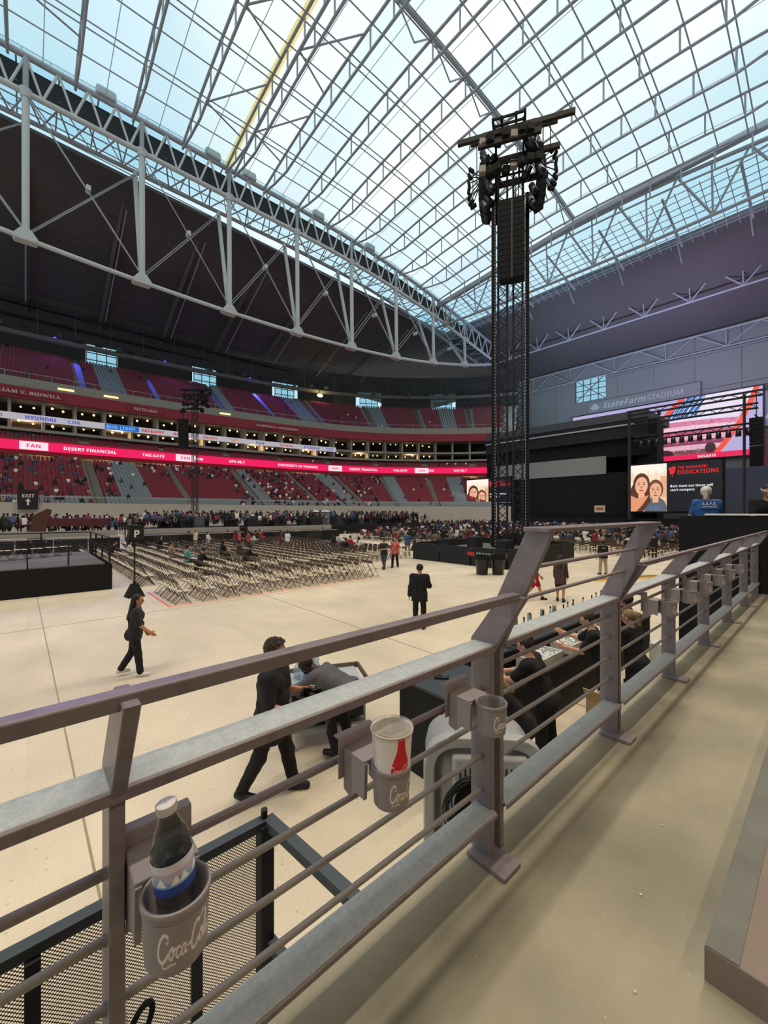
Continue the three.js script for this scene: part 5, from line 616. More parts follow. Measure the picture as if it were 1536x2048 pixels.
// ---------------------------------------------------------------- people
const V3 = (x, y, z) => new THREE.Vector3(x, y, z);
function surfaceNet(f, lo, hi, h) {
  const nx = Math.ceil((hi.x - lo.x) / h) + 2, ny = Math.ceil((hi.y - lo.y) / h) + 2, nz = Math.ceil((hi.z - lo.z) / h) + 2, g = new Float32Array(nx * ny * nz), id = (i, j, k) => (k * ny + j) * nx + i;
  for (let k = 0; k < nz; k++) for (let j = 0; j < ny; j++) for (let i = 0; i < nx; i++) g[id(i, j, k)] = f(lo.x + i * h, lo.y + j * h, lo.z + k * h);
  const at = new Int32Array(nx * ny * nz).fill(-1), pos = [], idx = [];
  for (let k = 0; k < nz - 1; k++) for (let j = 0; j < ny - 1; j++) for (let i = 0; i < nx - 1; i++) {
    let n = 0, x = 0, y = 0, z = 0; const c = []; let neg = 0; for (let q = 0; q < 8; q++) { const v = g[id(i + (q & 1), j + ((q >> 1) & 1), k + (q >> 2))]; c.push(v); if (v < 0) neg++; } if (neg === 0 || neg === 8) continue;
    for (let q = 0; q < 8; q++) for (const b of [1, 2, 4]) { if (q & b) continue; const v0 = c[q], v1 = c[q | b]; if ((v0 < 0) === (v1 < 0)) continue; const t = v0 / (v0 - v1); x += (q & 1) + (b === 1 ? t : 0); y += ((q >> 1) & 1) + (b === 2 ? t : 0); z += (q >> 2) + (b === 4 ? t : 0); n++; }
    at[id(i, j, k)] = pos.length / 3; pos.push(lo.x + (i + x / n) * h, lo.y + (j + y / n) * h, lo.z + (k + z / n) * h);
  }
  const quad = (a, b, c, d, flip) => { if (a < 0 || b < 0 || c < 0 || d < 0) return; flip ? idx.push(a, c, b, a, d, c) : idx.push(a, b, c, a, c, d); };
  for (let k = 1; k < nz - 1; k++) for (let j = 1; j < ny - 1; j++) for (let i = 1; i < nx - 1; i++) {
    const s = g[id(i, j, k)] < 0;
    if (s !== g[id(i + 1, j, k)] < 0) quad(at[id(i, j - 1, k - 1)], at[id(i, j, k - 1)], at[id(i, j, k)], at[id(i, j - 1, k)], !s);
    if (s !== g[id(i, j + 1, k)] < 0) quad(at[id(i - 1, j, k - 1)], at[id(i - 1, j, k)], at[id(i, j, k)], at[id(i, j, k - 1)], !s);
    if (s !== g[id(i, j, k + 1)] < 0) quad(at[id(i - 1, j - 1, k)], at[id(i, j - 1, k)], at[id(i, j, k)], at[id(i - 1, j, k)], !s);
  }
  const G = new THREE.BufferGeometry(); G.setAttribute('position', new THREE.Float32BufferAttribute(pos, 3)); G.setIndex(idx); G.computeVertexNormals(); return G;
}
const cone = (a, b, r, r2 = r) => { const d = b.clone().sub(a); return { a, d, l: Math.max(1e-9, d.lengthSq()), r, r2, bb: b }; };
function sdf(list, k, grow = 0) { return (x, y, z) => { let D = 9; for (const c of list) { const px = x - c.a.x, py = y - c.a.y, pz = z - c.a.z; let t = (px * c.d.x + py * c.d.y + pz * c.d.z) / c.l; t = t < 0 ? 0 : t > 1 ? 1 : t; const qx = px - c.d.x * t, qy = py - c.d.y * t, qz = pz - c.d.z * t; const e = Math.sqrt(qx * qx + qy * qy + qz * qz) - (c.r + (c.r2 - c.r) * t) - grow; const h = Math.max(0, k - Math.abs(D - e)) / k; D = Math.min(D, e) - h * h * k * 0.25; } return D; }; }
function bounds(list, m) { const b = new THREE.Box3(); for (const c of list) { const r = Math.max(c.r, c.r2) + m; for (const p of [c.a, c.bb]) { b.expandByPoint(p.clone().addScalar(r)); b.expandByPoint(p.clone().addScalar(-r)); } } return b; }
function netOf(list, k, grow, h, cut) { const b = bounds(list, grow + 2.5 * h), f = sdf(list, k, grow); return surfaceNet(cut ? (x, y, z) => cut(f(x, y, z), x, y, z) : f, b.min, b.max, h); }
const down = (a, o, s) => V3(Math.sin(o) * s, -Math.cos(a) * Math.cos(o), Math.sin(a) * Math.cos(o));   // a forward, o outward
const DEG = Math.PI / 180;
// pose: lean, arms [flex, out, elbow, in], legs [flex, out, knee], head [pitch, yaw]; build: size and girth
function skeleton(p) {
  const S = {}, g = p.girth ?? 1, w = p.wide ?? 1; S.pel = V3(0, p.seat ? p.seat + 0.1 : 0.93, 0);
  const lean = (p.lean ?? 0) * DEG, ax = V3(Math.sin((p.side ?? 0) * DEG), Math.cos(lean), Math.sin(lean)).normalize(), rt = V3(1, 0, 0).applyAxisAngle(UP, (p.twist ?? 0) * DEG); rt.addScaledVector(ax, -rt.dot(ax)).normalize(); const fw = rt.clone().cross(ax);
  S.ax = ax; S.rt = rt; S.fw = fw; S.waist = S.pel.clone().addScaledVector(ax, 0.17); S.chest = S.pel.clone().addScaledVector(ax, 0.37); S.neck = S.pel.clone().addScaledVector(ax, 0.54).addScaledVector(fw, 0.0);
  const na = ax.clone().lerp(UP, p.headUp ?? 0.5).normalize(); S.head = S.neck.clone().addScaledVector(na, 0.155).addScaledVector(fw, 0.025);
  S.hq = new THREE.Quaternion().setFromEuler(new THREE.Euler((p.head?.[0] ?? 0) * DEG, (p.head?.[1] ?? 0) * DEG, (p.head?.[2] ?? 0) * DEG, 'YXZ'));
  S.side = [1, -1].map((s, i) => {
    const A = (p.arms?.[i] ?? p.arms?.[0] ?? [4, 8, 12, 0]).map((v) => v * DEG), Lg = (p.legs?.[i] ?? p.legs?.[0] ?? [0, 3, 0]).map((v) => v * DEG), o = { s };
    o.sh = S.pel.clone().addScaledVector(ax, 0.475).addScaledVector(rt, 0.175 * w * s); const tw = (v) => v.applyAxisAngle(UP, (p.twist ?? 0) * DEG);
    o.el = o.sh.clone().addScaledVector(tw(down(A[0], A[1], s)), 0.285); o.fd = tw(down(A[0] + A[2], A[1] - (A[3] ?? 0), s)); o.wr = o.el.clone().addScaledVector(o.fd, 0.245);
    o.hip = S.pel.clone().add(V3(0.09 * s * w, -0.02, 0)); o.kn = o.hip.clone().addScaledVector(down(Lg[0], Lg[1], s), 0.425); o.an = o.kn.clone().addScaledVector(down(Lg[0] - Lg[2], Lg[1] * 0.5, s), 0.41);
    const fp = (Lg[3] ?? 0), fo = V3(Math.sin(0.15 * s), 0, 1).normalize(); o.fo = V3(fo.x, -Math.sin(fp), Math.cos(fp)).normalize(); o.heel = o.an.clone().add(V3(0, -0.045, 0)).addScaledVector(o.fo, -0.045); o.toe = o.an.clone().add(V3(0, -0.05, 0)).addScaledVector(o.fo, 0.15); o.g = g; return o;
  });
  const low = Math.min(...S.side.flatMap((o) => [o.heel.y, o.toe.y])) - 0.038; if (!p.seat) { const all = new Set([S.pel, S.waist, S.chest, S.neck, S.head]); for (const o of S.side) for (const k of ['sh', 'el', 'wr', 'hip', 'kn', 'an', 'heel', 'toe']) all.add(o[k]); for (const v of all) v.y -= low; }
  return S;
}
function handBones(o, S, curl) { // palm and five separate fingers
  const d = o.fd.clone().normalize(), side = V3(0, 0, 1).addScaledVector(d, -d.z); if (side.lengthSq() < 0.05) side.set(0, 1, 0).addScaledVector(d, -d.y); side.normalize(); const nrm = d.clone().cross(side).multiplyScalar(o.s), L = [];
  const w = o.wr.clone(), inner = nrm.clone();
  L.push(cone(w, w.clone().addScaledVector(d, 0.02), 0.025, 0.024));
  for (let i = 0; i < 4; i++) { const u = (1.5 - i) * 0.019, root = w.clone().addScaledVector(d, 0.085 - 0.004 * Math.abs(i - 1)).addScaledVector(side, u), len = [0.042, 0.048, 0.044, 0.034][i]; L.push(cone(w.clone().addScaledVector(d, 0.015).addScaledVector(side, u * 0.6), root, 0.014, 0.011)); const c1 = curl * (0.8 + 0.1 * i), d1 = d.clone().multiplyScalar(Math.cos(c1)).addScaledVector(inner, Math.sin(c1)), m = root.clone().addScaledVector(d1, len), c2 = c1 * 2.1, d2 = d.clone().multiplyScalar(Math.cos(c2)).addScaledVector(inner, Math.sin(c2)); L.push(cone(root, m, 0.0098, 0.0088), cone(m, m.clone().addScaledVector(d2, len * 0.85), 0.0088, 0.0072)); }
  const t0 = w.clone().addScaledVector(d, 0.025).addScaledVector(side, 0.026), t1 = t0.clone().addScaledVector(side, 0.03).addScaledVector(d, 0.03).addScaledVector(inner, 0.012), t2 = t1.clone().addScaledVector(d, 0.032).addScaledVector(side, 0.004).addScaledVector(inner, 0.012); L.push(cone(t0, t1, 0.013, 0.011), cone(t1, t2, 0.0105, 0.0085));
  return L;
}
function personParts(p, q) { // q: cell sizes {body, hand, head, coarse}
  const S = skeleton(p), g = p.girth ?? 1, w = p.wide ?? 1, h = q.body, out = {}; const at = (c, r, f = 0) => c.clone().addScaledVector(S.rt, r * w).addScaledVector(S.fw, f);
  const torso = [cone(at(S.pel, -0.075), at(S.pel, 0.075), 0.105 * g), cone(at(S.waist, -0.06), at(S.waist, 0.06), 0.095 * g), cone(at(S.chest, -0.085, 0.005), at(S.chest, 0.085, 0.005), 0.108 * Math.sqrt(g)), cone(at(S.pel, -0.07), at(S.chest, -0.08), 0.095 * g, 0.1), cone(at(S.pel, 0.07), at(S.chest, 0.08), 0.095 * g, 0.1), cone(S.side[1].sh, S.side[0].sh, 0.062)];
  if (p.bust) for (const s of [-1, 1]) torso.push(cone(at(S.chest, 0.065 * s, 0.075), at(S.chest, 0.065 * s, 0.085).addScaledVector(S.ax, -0.03), 0.06));
  if (p.rump) torso.push(cone(at(S.pel, -0.07, -0.07).addScaledVector(UP, -0.03), at(S.pel, 0.07, -0.07).addScaledVector(UP, -0.03), 0.1 * p.rump)); if (p.belly) torso.push(cone(at(S.waist, -0.03, 0.06), at(S.waist, 0.03, 0.06), 0.1 * p.belly));
  const armU = S.side.map((o) => cone(o.sh, o.el, 0.052 * Math.sqrt(g), 0.041)), armL = S.side.map((o) => cone(o.el, o.wr, 0.041, 0.026)), thigh = S.side.map((o) => cone(o.hip, o.kn, 0.088 * g, 0.058)), shin = S.side.map((o) => cone(o.kn, o.an, 0.057, 0.038)), calf = S.side.map((o) => cone(o.kn.clone().lerp(o.an, 0.2).add(V3(0, 0, -0.015)), o.kn.clone().lerp(o.an, 0.45).add(V3(0, 0, -0.012)), 0.05, 0.044)), foot = S.side.map((o) => cone(o.heel, o.toe, 0.035, 0.03));
  const hl = (x, y, z) => V3(x, y, z).applyQuaternion(S.hq).add(S.head);
  const head = [cone(hl(0, 0.035, -0.025), hl(0, 0.035, 0.012), 0.086, 0.08), cone(hl(0, -0.02, 0.015), hl(0, -0.065, 0.04), 0.066, 0.046), cone(hl(-0.018, -0.085, 0.052), hl(0.018, -0.085, 0.052), 0.026), cone(hl(0, 0.015, 0.092), hl(0, -0.022, 0.108), 0.011, 0.016), cone(hl(-0.03, 0.028, 0.08), hl(0.03, 0.028, 0.08), 0.014), cone(hl(-0.018, -0.052, 0.09), hl(0.018, -0.052, 0.09), 0.009), cone(hl(0.081, 0.012, 0.0), hl(0.079, -0.03, 0.004), 0.014, 0.011), cone(hl(-0.081, 0.012, 0.0), hl(-0.079, -0.03, 0.004), 0.014, 0.011)];
  const neck = [cone(S.neck.clone().addScaledVector(S.ax, -0.06), hl(0, -0.05, -0.02), 0.058, 0.05)];
  const hand0 = S.side.map((o) => cone(o.wr, o.wr.clone().addScaledVector(o.fd, q.hand ? 0.03 : 0.13), 0.026, q.hand ? 0.024 : 0.022));
  const bodyL = [...torso, ...armU, ...armL, ...hand0, ...thigh, ...shin, ...calf, ...foot, ...neck, ...(q.head ? [head[0], head[1]] : head.slice(0, 4))];
  const pieces = [netOf(bodyL, 0.035, 0, h)];
  if (q.hand) S.side.forEach((o, i) => pieces.push(netOf(handBones(o, S, (p.curl ?? [0.35, 0.35])[i]), 0.008, 0, q.hand)));
  if (q.head) pieces.push(netOf(head, 0.018, 0.0015, q.head));
  out.body = mergeGeometries(pieces.map((x) => { x.deleteAttribute('uv'); return x; }));
  const sl = p.sleeve ?? 0.75, sleeves = S.side.map((o) => sl <= 1 ? [cone(o.sh, o.sh.clone().lerp(o.el, sl), 0.054 * Math.sqrt(g), 0.05)] : [armU[S.side.indexOf(o)], cone(o.el, o.el.clone().lerp(o.wr, sl - 1), 0.044, 0.036)]).flat();
  const hem = p.hem ?? 0.1, hp = S.pel.clone().addScaledVector(S.ax, -hem), skirt = []; if (hem > 0.08) skirt.push(cone(at(S.pel, -0.07), at(hp, -0.08), 0.108 * g, 0.112 * g), cone(at(S.pel, 0.07), at(hp, 0.08), 0.108 * g, 0.112 * g));
  const np = S.neck.clone();
  const wr = (x, y, z) => (q.body < 0.03 ? 0.004 * Math.sin(x * 41 + y * 23) * Math.sin(y * 37 + z * 29 + 1.3) : 0);   // cloth folds
  out.top = netOf([...torso, ...sleeves, ...skirt], 0.04, p.loose ?? 0.016, h, (d, x, y, z) => Math.max(d + wr(x, y, z), -((x - hp.x) * S.ax.x + (y - hp.y) * S.ax.y + (z - hp.z) * S.ax.z), -(Math.hypot(x - np.x, y - np.y - 0.02, z - np.z - 0.02) - 0.062)));
  const cuff = p.cuff ?? 0.97, legC = S.side.flatMap((o, i) => cuff > 0.5 ? [thigh[i], cone(o.kn, o.kn.clone().lerp(o.an, cuff), 0.062 * Math.sqrt(g), 0.054)] : [cone(o.hip, o.hip.clone().lerp(o.kn, cuff * 2), 0.09 * g, 0.085)]);
  const wp = S.pel.clone().addScaledVector(S.ax, 0.06), fb = Math.min(...S.side.map((o) => Math.min(o.heel.y, o.toe.y))) - 0.02;
  out.bottom = netOf([...torso.slice(0, 1), ...(p.rump ? [torso[torso.length - 1]] : []), ...legC], 0.035, 0.012, h, (d, x, y, z) => Math.max(d + wr(z, x, y), (x - wp.x) * S.ax.x + (y - wp.y) * S.ax.y + (z - wp.z) * S.ax.z, fb - y));
  out.shoes = S.side.map((o) => netOf([cone(o.heel, o.toe, 0.04, 0.036), cone(o.an.clone().add(V3(0, 0.02, 0)), o.heel.clone().lerp(o.toe, 0.35), 0.044, 0.042)], 0.03, 0.006, q.shoe ?? h, (d, x, y, z) => Math.max(d, Math.min(o.heel.y, o.toe.y) - 0.036 - y)));
  const hs = p.hair ?? 'short', iq = S.hq.clone().invert(), tmp = V3(0, 0, 0), hairL = [cone(hl(0, 0.042, -0.03), hl(0, 0.042, 0.004), 0.093, 0.087)];
  if (hs === 'long') hairL.push(cone(hl(0, 0.0, -0.06), hl(0, -0.12, -0.075), 0.075, 0.07), cone(hl(0, -0.12, -0.075), S.chest.clone().addScaledVector(S.fw, -0.135).addScaledVector(S.ax, p.hairLen ?? 0), 0.07, 0.04)); if (hs === 'bun') hairL.push(cone(hl(0, 0.1, -0.09), hl(0, 0.11, -0.1), 0.045, 0.04), cone(hl(0, -0.02, -0.05), hl(0, -0.06, -0.04), 0.06, 0.045)); if (hs === 'tail') hairL.push(cone(hl(0, 0.05, -0.11), hl(0, 0.02, -0.15), 0.04, 0.045), cone(hl(0, 0.02, -0.15), hl(0, -0.13, -0.13), 0.05, 0.03));
  const curly = hs === 'curly' ? 0.018 : 0.003;
  if (hs !== 'none') out.hair = netOf(hairL, 0.02, hs === 'curly' ? 0.022 : 0.004, q.head ?? Math.min(h, 0.03), (d, x, y, z) => { tmp.set(x - S.head.x, y - S.head.y, z - S.head.z).applyQuaternion(iq); const face = Math.max(tmp.z - 0.028 + Math.max(0, tmp.y - 0.075) * -1.4, 0) > 0 ? tmp.z - 0.028 - Math.max(0, tmp.y - 0.07) * 1.5 : -1; const low = hs === 'long' || hs === 'tail' || hs === 'bun' ? -1 : -0.055 - tmp.y; return Math.max(d + curly * Math.sin(x * 130 + 2 * Math.sin(y * 60)) * Math.sin(y * 120 + 1) * Math.sin(z * 125 + 2), face, low); });
  out.S = S; out.hl = hl; return out;
}
const HERO = { body: 0.014, hand: 0.0055, head: 0.006, shoe: 0.01 }, MID = { body: 0.018, hand: 0.0075, head: 0.009, shoe: 0.014 }, LOW = { body: 0.03 }, TINY = { body: 0.055 };
const skin = [0xd9a07f, 0xc58a68, 0x8a5a40, 0x3d2a22].map((c) => M(c, 0.55)), cloth = (c) => M(c, 0.9), hairM = { black: M(0x18120f, 0.7), brown: M(0x35241a, 0.7), blonde: M(0x8d6f48, 0.7), white: M(0xd6d0c6, 0.8) };
const rubber = M(0x141416, 0.6), eyeM = M(0x1b1210, 0.25), lipM = M(0x9a5348, 0.5);
function dressed(g, P_, look, q) {
  add('body', P_.body, skin[look.skin ?? 0], g); const top = add(look.topName ?? 'shirt', P_.top, look.topMat ?? cloth(look.top), g); const bot = add(look.bottomName ?? 'trousers', P_.bottom, cloth(look.bottom), g);
  for (const s of P_.shoes) add('shoe', s, look.shoe ? M(look.shoe, 0.6) : rubber, g); if (P_.hair) add('hair', P_.hair, hairM[look.hair ?? 'black'], g);
  if (q.head) { for (const s of [-1, 1]) { const e = add('eye', new THREE.SphereGeometry(0.011, 10, 8), eyeM, g); e.position.copy(P_.hl(0.031 * s, 0.008, 0.082)); } }
  if (look.cap) { const c = add('cap', [new THREE.SphereGeometry(0.1, 18, 10, 0, 7, 0, 1.5).scale(0.95, 0.85, 1.06).translate(0, 0.05, -0.012), rb(0.13, 0.012, 0.09, 0.005, 0, 0.058, 0.12)], cloth(look.cap), g); c.quaternion.copy(P_.S.hq); c.position.copy(P_.S.head); }
  return { top, bot };
}
const facing = (deg) => (-41.5 + deg) * DEG;   // 0 towards the viewer, 90 to picture right, 180 away
function person(label, pos, deg, pose, look, q = MID, scale = 1) { const g = thing('person', label, 'person', pos, facing(deg)); const parts = personParts(pose, q); g.scale.setScalar(scale); dressed(g, parts, look, q); g.userData.parts = undefined; return [g, parts]; }
const stand = (L, T, y = 0) => P(L, y, T);
{ // woman walking on the left
  const [g, p] = person('long haired woman in black printed shirt and white shoes walking across the concrete', onFloor(270, 1352), 116, { girth: 1.12, wide: 1.0, bust: true, rump: 1.12, belly: 0.9, lean: 3, arms: [[6, 8, 22, 4], [16, 9, 34, 0]], legs: [[-9, 2, 22, 0.5], [9, 2, 3]], hair: 'long', hairLen: -0.06, sleeve: 0.95, hem: 0.13, head: [4, -6] }, { skin: 1, top: 0x2a272a, bottom: 0x1c191b, shoe: 0xe2dfdb, hair: 'black' }, MID, 0.93);
  const c = p.S.chest, b = add('shirt_print', rb(0.2, 0.17, 0.012, 0.005), M(0xffffff, 0.9, 0, { map: canvasTex(128, 128, (x) => { x.fillStyle = '#2a272a'; x.fillRect(0, 0, 128, 128); x.fillStyle = '#c23a30'; x.beginPath(); x.ellipse(70, 88, 34, 26, 0, 0, 7); x.fill(); x.fillStyle = '#53627c'; x.beginPath(); x.moveTo(40, 10); x.lineTo(66, 60); x.lineTo(30, 64); x.fill(); x.fillStyle = '#2a272a'; for (let i = 0; i < 5; i++) x.fillRect(46 + i * 11, 78, 4, 20); }) }), g); b.position.set(0, c.y - 0.09, c.z - 0.137); b.rotation.x = -0.1;
}
let poloBox;
{ // man with curly hair carrying a black box
  const at = onFloor(545, 1592), [g, p] = person('man in black polo shirt with curly hair and a white wristband carrying a black box', at, 84, { girth: 1.28, wide: 1.2, belly: 0.95, lean: 2, arms: [[10, 6, 74, 2], [10, 10, 68, 16]], legs: [[15, 3, 3, 0.0], [-14, 3, 14, 0.3]], hair: 'curly', sleeve: 0.92, hem: 0.24, loose: 0.024, head: [4, -4], curl: [0.45, 0.45] }, { skin: 1, top: 0x1f1c21, topName: 'polo_shirt', bottom: 0x111013, hair: 'brown' }, HERO, 1.04);
  const R = p.S.side[1], wb = add('wristband', new THREE.TorusGeometry(0.031, 0.007, 8, 24), M(0xe8e4e2, 0.5), g); wb.position.copy(R.wr.clone().lerp(R.el, 0.12)); wb.quaternion.setFromUnitVectors(V3(0, 0, 1), R.fd); const wl = wb.clone(); 
  add('glasses', [new THREE.TorusGeometry(0.022, 0.002, 6, 20).translate(-0.032, 0.008, 0.1), new THREE.TorusGeometry(0.022, 0.002, 6, 20).translate(0.032, 0.008, 0.1), tubeG(V3(-0.054, 0.01, 0.1), V3(-0.084, 0.012, 0.0), 0.002, 5), tubeG(V3(0.054, 0.01, 0.1), V3(0.084, 0.012, 0.0), 0.002, 5), tubeG(V3(-0.01, 0.01, 0.1), V3(0.01, 0.01, 0.1), 0.002, 5)], mDark, g).position.copy(p.S.head);
  add('collar', [beamG(V3(-0.05, 0, 0.03), V3(0.0, -0.05, 0.1), 0.04, 0.012), beamG(V3(0.05, 0, 0.03), V3(0.0, -0.05, 0.1), 0.04, 0.012)], cloth(0x28242a), g).position.copy(p.S.neck.clone().addScaledVector(p.S.ax, -0.02)); add('chest_badge', rb(0.03, 0.03, 0.006, 0.002), M(0x8a3038, 0.7), g).position.copy(p.S.chest.clone().add(V3(0.075, 0.05, 0.13)));
  g.updateMatrixWorld(true); const mid = p.S.side[0].wr.clone().add(R.wr).multiplyScalar(0.5).add(V3(0.0, -0.04, 0.13)).applyMatrix4(g.matrixWorld);
  const b = thing('carried_box', 'black open box held in the hands of the curly haired man', 'box', mid, facing(84)); add('box_shell', [rb(0.26, 0.24, 0.02, 0.006, 0, 0, -0.12), rb(0.26, 0.24, 0.02, 0.006, 0, 0, 0.12), rb(0.02, 0.24, 0.24, 0.006, -0.12, 0, 0), rb(0.02, 0.24, 0.24, 0.006, 0.12, 0, 0), bx(0.24, 0.02, 0.24, 0, -0.11, 0)], mBlackSoft, b); add('box_rim', [rb(0.28, 0.03, 0.03, 0.008, 0, 0.12, -0.125), rb(0.28, 0.03, 0.03, 0.008, 0, 0.12, 0.125), rb(0.03, 0.03, 0.28, 0.008, -0.125, 0.12, 0), rb(0.03, 0.03, 0.28, 0.008, 0.125, 0.12, 0)], mBlack, b); for (const x of [-0.06, 0.05]) add('dark_bottle', new THREE.CylinderGeometry(0.035, 0.035, 0.22, 12).translate(x, 0.04, 0.03), mBlackGloss, b);
}
{ // person bending over the cart
  const at = onFloor(698, 1514); person('dark-skinned man in grey shirt bending deeply over the bottle cart', at, -112, { girth: 1.05, lean: 70, headUp: 0.1, head: [62, 30], arms: [[52, 6, 24, 2], [40, 10, 30, 2]], legs: [[34, 4, 50, 0], [20, 4, 34, 0.1]], hair: 'short', sleeve: 1.5, hem: 0.04, rump: 0.95 }, { skin: 3, top: 0x5b585c, bottom: 0x121014, hair: 'black' }, HERO, 1.0);
  const c = thing('bottle_cart', 'flat wheeled service cart with a raised rim by the bending man', 'cart', atD(650, 1345, 6.0).setY(0), -0.42); const mt = M(0x8f9496, 0.4, 0.3);
  add('tray', rb(1.05, 0.03, 0.72, 0.01, 0, 0.82, 0), M(0xb9bfc2, 0.4), c); for (const [w, d, x, z] of [[1.2, 0.03, 0, -0.37], [1.2, 0.03, 0, 0.37], [0.03, 0.74, -0.59, 0], [0.03, 0.74, 0.59, 0]]) add('tray_rim', rb(w, 0.09, d, 0.01, x, 0.85, z), M(0x6e655a, 0.6), c); add('lower_tray', rb(1.1, 0.04, 0.68, 0.01, 0, 0.28, 0), mt, c); add('cart_body', rb(1.05, 0.4, 0.6, 0.03, 0, 0.55, 0), M(0x2a2a2c, 0.7), c);
  for (const [x, z] of [[-0.52, -0.31], [0.52, -0.31], [-0.52, 0.31], [0.52, 0.31]]) { bar('cart_leg', V3(x, 0.1, z), V3(x, 0.82, z), 0.02, mt, c); const w = add('wheel', new THREE.CylinderGeometry(0.06, 0.06, 0.035, 16).rotateX(Math.PI / 2).translate(x, 0.06, z), mBlack, c); }
  const b = thing('bottle_pack', 'plastic wrapped stack of white and blue water bottles on the cart', 'bottles', c.position.clone().setY(0.836).add(P(0.06, 0, 0.05)), -0.42), r = rng(3); const bt = lathe([[0.001, 0], [0.03, 0], [0.031, 0.12], [0.027, 0.15], [0.012, 0.18], [0.012, 0.2], [0.001, 0.2]], 10); const white = M(0xeef3f5, 0.25), blue = M(0x4f93c4, 0.4);
  for (let i = 0; i < 4; i++) for (let j = 0; j < 4; j++) for (let k = 0; k < 2; k++) { if (k && (i > 2 || j > 2)) continue; const o = add('small_bottle', bt, (i + j + k) % 4 ? white : blue, b); o.position.set(-0.42 + i * 0.075 + k * 0.03, k * 0.2, -0.16 + j * 0.075); }
  add('plastic_wrap', netOf([cone(V3(-0.38, 0.1, -0.08), V3(-0.25, 0.1, 0.06), 0.16), cone(V3(-0.34, 0.3, -0.06), V3(-0.27, 0.34, 0.0), 0.12)], 0.06, 0.02, 0.012, (d, x, y, z) => Math.max(d + 0.012 * Math.sin(x * 60 + y * 40) * Math.sin(z * 70 + y * 30), 0.004 - y)), new THREE.MeshPhysicalMaterial({ color: 0xdfeaf2, roughness: 0.2, transmission: 0.86, thickness: 0 }), b); b.scale.setScalar(0.86);
}
person('man in a black suit standing alone on the open concrete, seen from behind', onFloor(839, 1257), 168, { girth: 1.02, wide: 1.1, arms: [[-4, 10, 12, 0], [20, 14, 95, 40]], legs: [[4, 2, 2], [-3, 2, 4]], hair: 'short', sleeve: 1.95, hem: 0.2, loose: 0.024, head: [0, 20] }, { skin: 1, top: 0x131315, topName: 'suit_jacket', bottom: 0x0e0e10, hair: 'black' }, MID, 1.03);
person('man in black shirt, cap and blue jeans walking beside the man in red patterned shirt', onFloor(768, 1139), -30, { girth: 1.12, arms: [[30, 8, 60, 20], [20, 8, 70, 15]], legs: [[16, 3, 4], [-10, 3, 12]], belly: 1, hair: 'short' }, { skin: 1, top: 0x26262b, bottom: 0x3a4656, cap: 0x1a1a1d }, MID, 1.02);
{ const t = canvasTex(128, 128, (x) => { x.fillStyle = '#b8474c'; x.fillRect(0, 0, 128, 128); const r = rng(4); for (let i = 0; i < 60; i++) { x.fillStyle = ['#e9c9bd', '#8c2a34', '#d8807c'][i % 3]; x.beginPath(); x.ellipse(128 * r(), 128 * r(), 9 * r() + 3, 7 * r() + 2, 3 * r(), 0, 7); x.fill(); } }); t.wrapS = t.wrapT = THREE.RepeatWrapping; const [g] = person('man in red and white patterned shirt and black trousers walking towards the railing', onFloor(790, 1136), -12, { girth: 1.14, belly: 1.0, arms: [[6, 10, 14], [-6, 10, 14]], legs: [[-10, 3, 10], [14, 3, 3]], hair: 'short', hem: 0.16 }, { skin: 1, topMat: M(0xffffff, 0.9, 0, { map: t }), bottom: 0x111114 }, MID, 1.04); const top = g.children.find((c) => c.name === 'shirt'); boxUV(top.geometry, 2.5); }
person('man in a blue shirt and khaki trousers seen from behind beside the lettered sign', onFloor(815, 1113), 175, { girth: 1.15, arms: [[14, 8, 60, 10], [14, 8, 60, 10]], legs: [[3, 5, 2], [-3, 5, 2]], hair: 'short' }, { skin: 1, top: 0x3f5a80, bottom: 0xa08a6a, cap: 0x6a6a66 }, MID, 1.03);
person('woman in a red skirt and dark boots walking behind the first cranked post', onFloor(1070, 1201), 70, { arms: [[10, 6, 30], [-10, 6, 20]], legs: [[22, 2, 5], [-18, 2, 24, 0.4]], cuff: 0.36, bust: true, hair: 'long' }, { skin: 1, top: 0xb01828, bottom: 0xa81424, bottomName: 'skirt', hair: 'black' }, MID, 0.95);
person('person in a short dark brown coat and boots standing behind the tall railing', onFloor(1121, 1204), 150, { arms: [[6, 6, 20], [6, 6, 20]], legs: [[6, 2, 3], [-6, 2, 6]], sleeve: 1.9, hem: 0.28, cuff: 0.4, hair: 'long' }, { skin: 1, top: 0x4a3834, topName: 'coat', bottom: 0x2a2426, hair: 'brown' }, MID, 0.97);
{ const [g, p] = person('security worker in a lettered black shirt and khaki trousers by the tower platform', onFloor(1206, 1150), 178, { girth: 1.1, arms: [[4, 10, 16], [4, 10, 16]], legs: [[0, 6, 0], [0, 6, 0]], hair: 'short' }, { skin: 2, top: 0x18181b, bottom: 0xb39a80 }, MID, 1.02); const b = add('shirt_lettering', rb(0.24, 0.08, 0.01, 0.004), M(0xffffff, 0.8, 0, { map: canvasTex(128, 48, (x) => { x.fillStyle = '#18181b'; x.fillRect(0, 0, 128, 48); x.fillStyle = '#e6e6e6'; x.font = 'bold 40px sans-serif'; x.fillText('SAFE', 10, 39); }) }), g); b.position.set(0, p.S.chest.y + 0.06, p.S.chest.z - 0.132); b.rotation.y = Math.PI; }
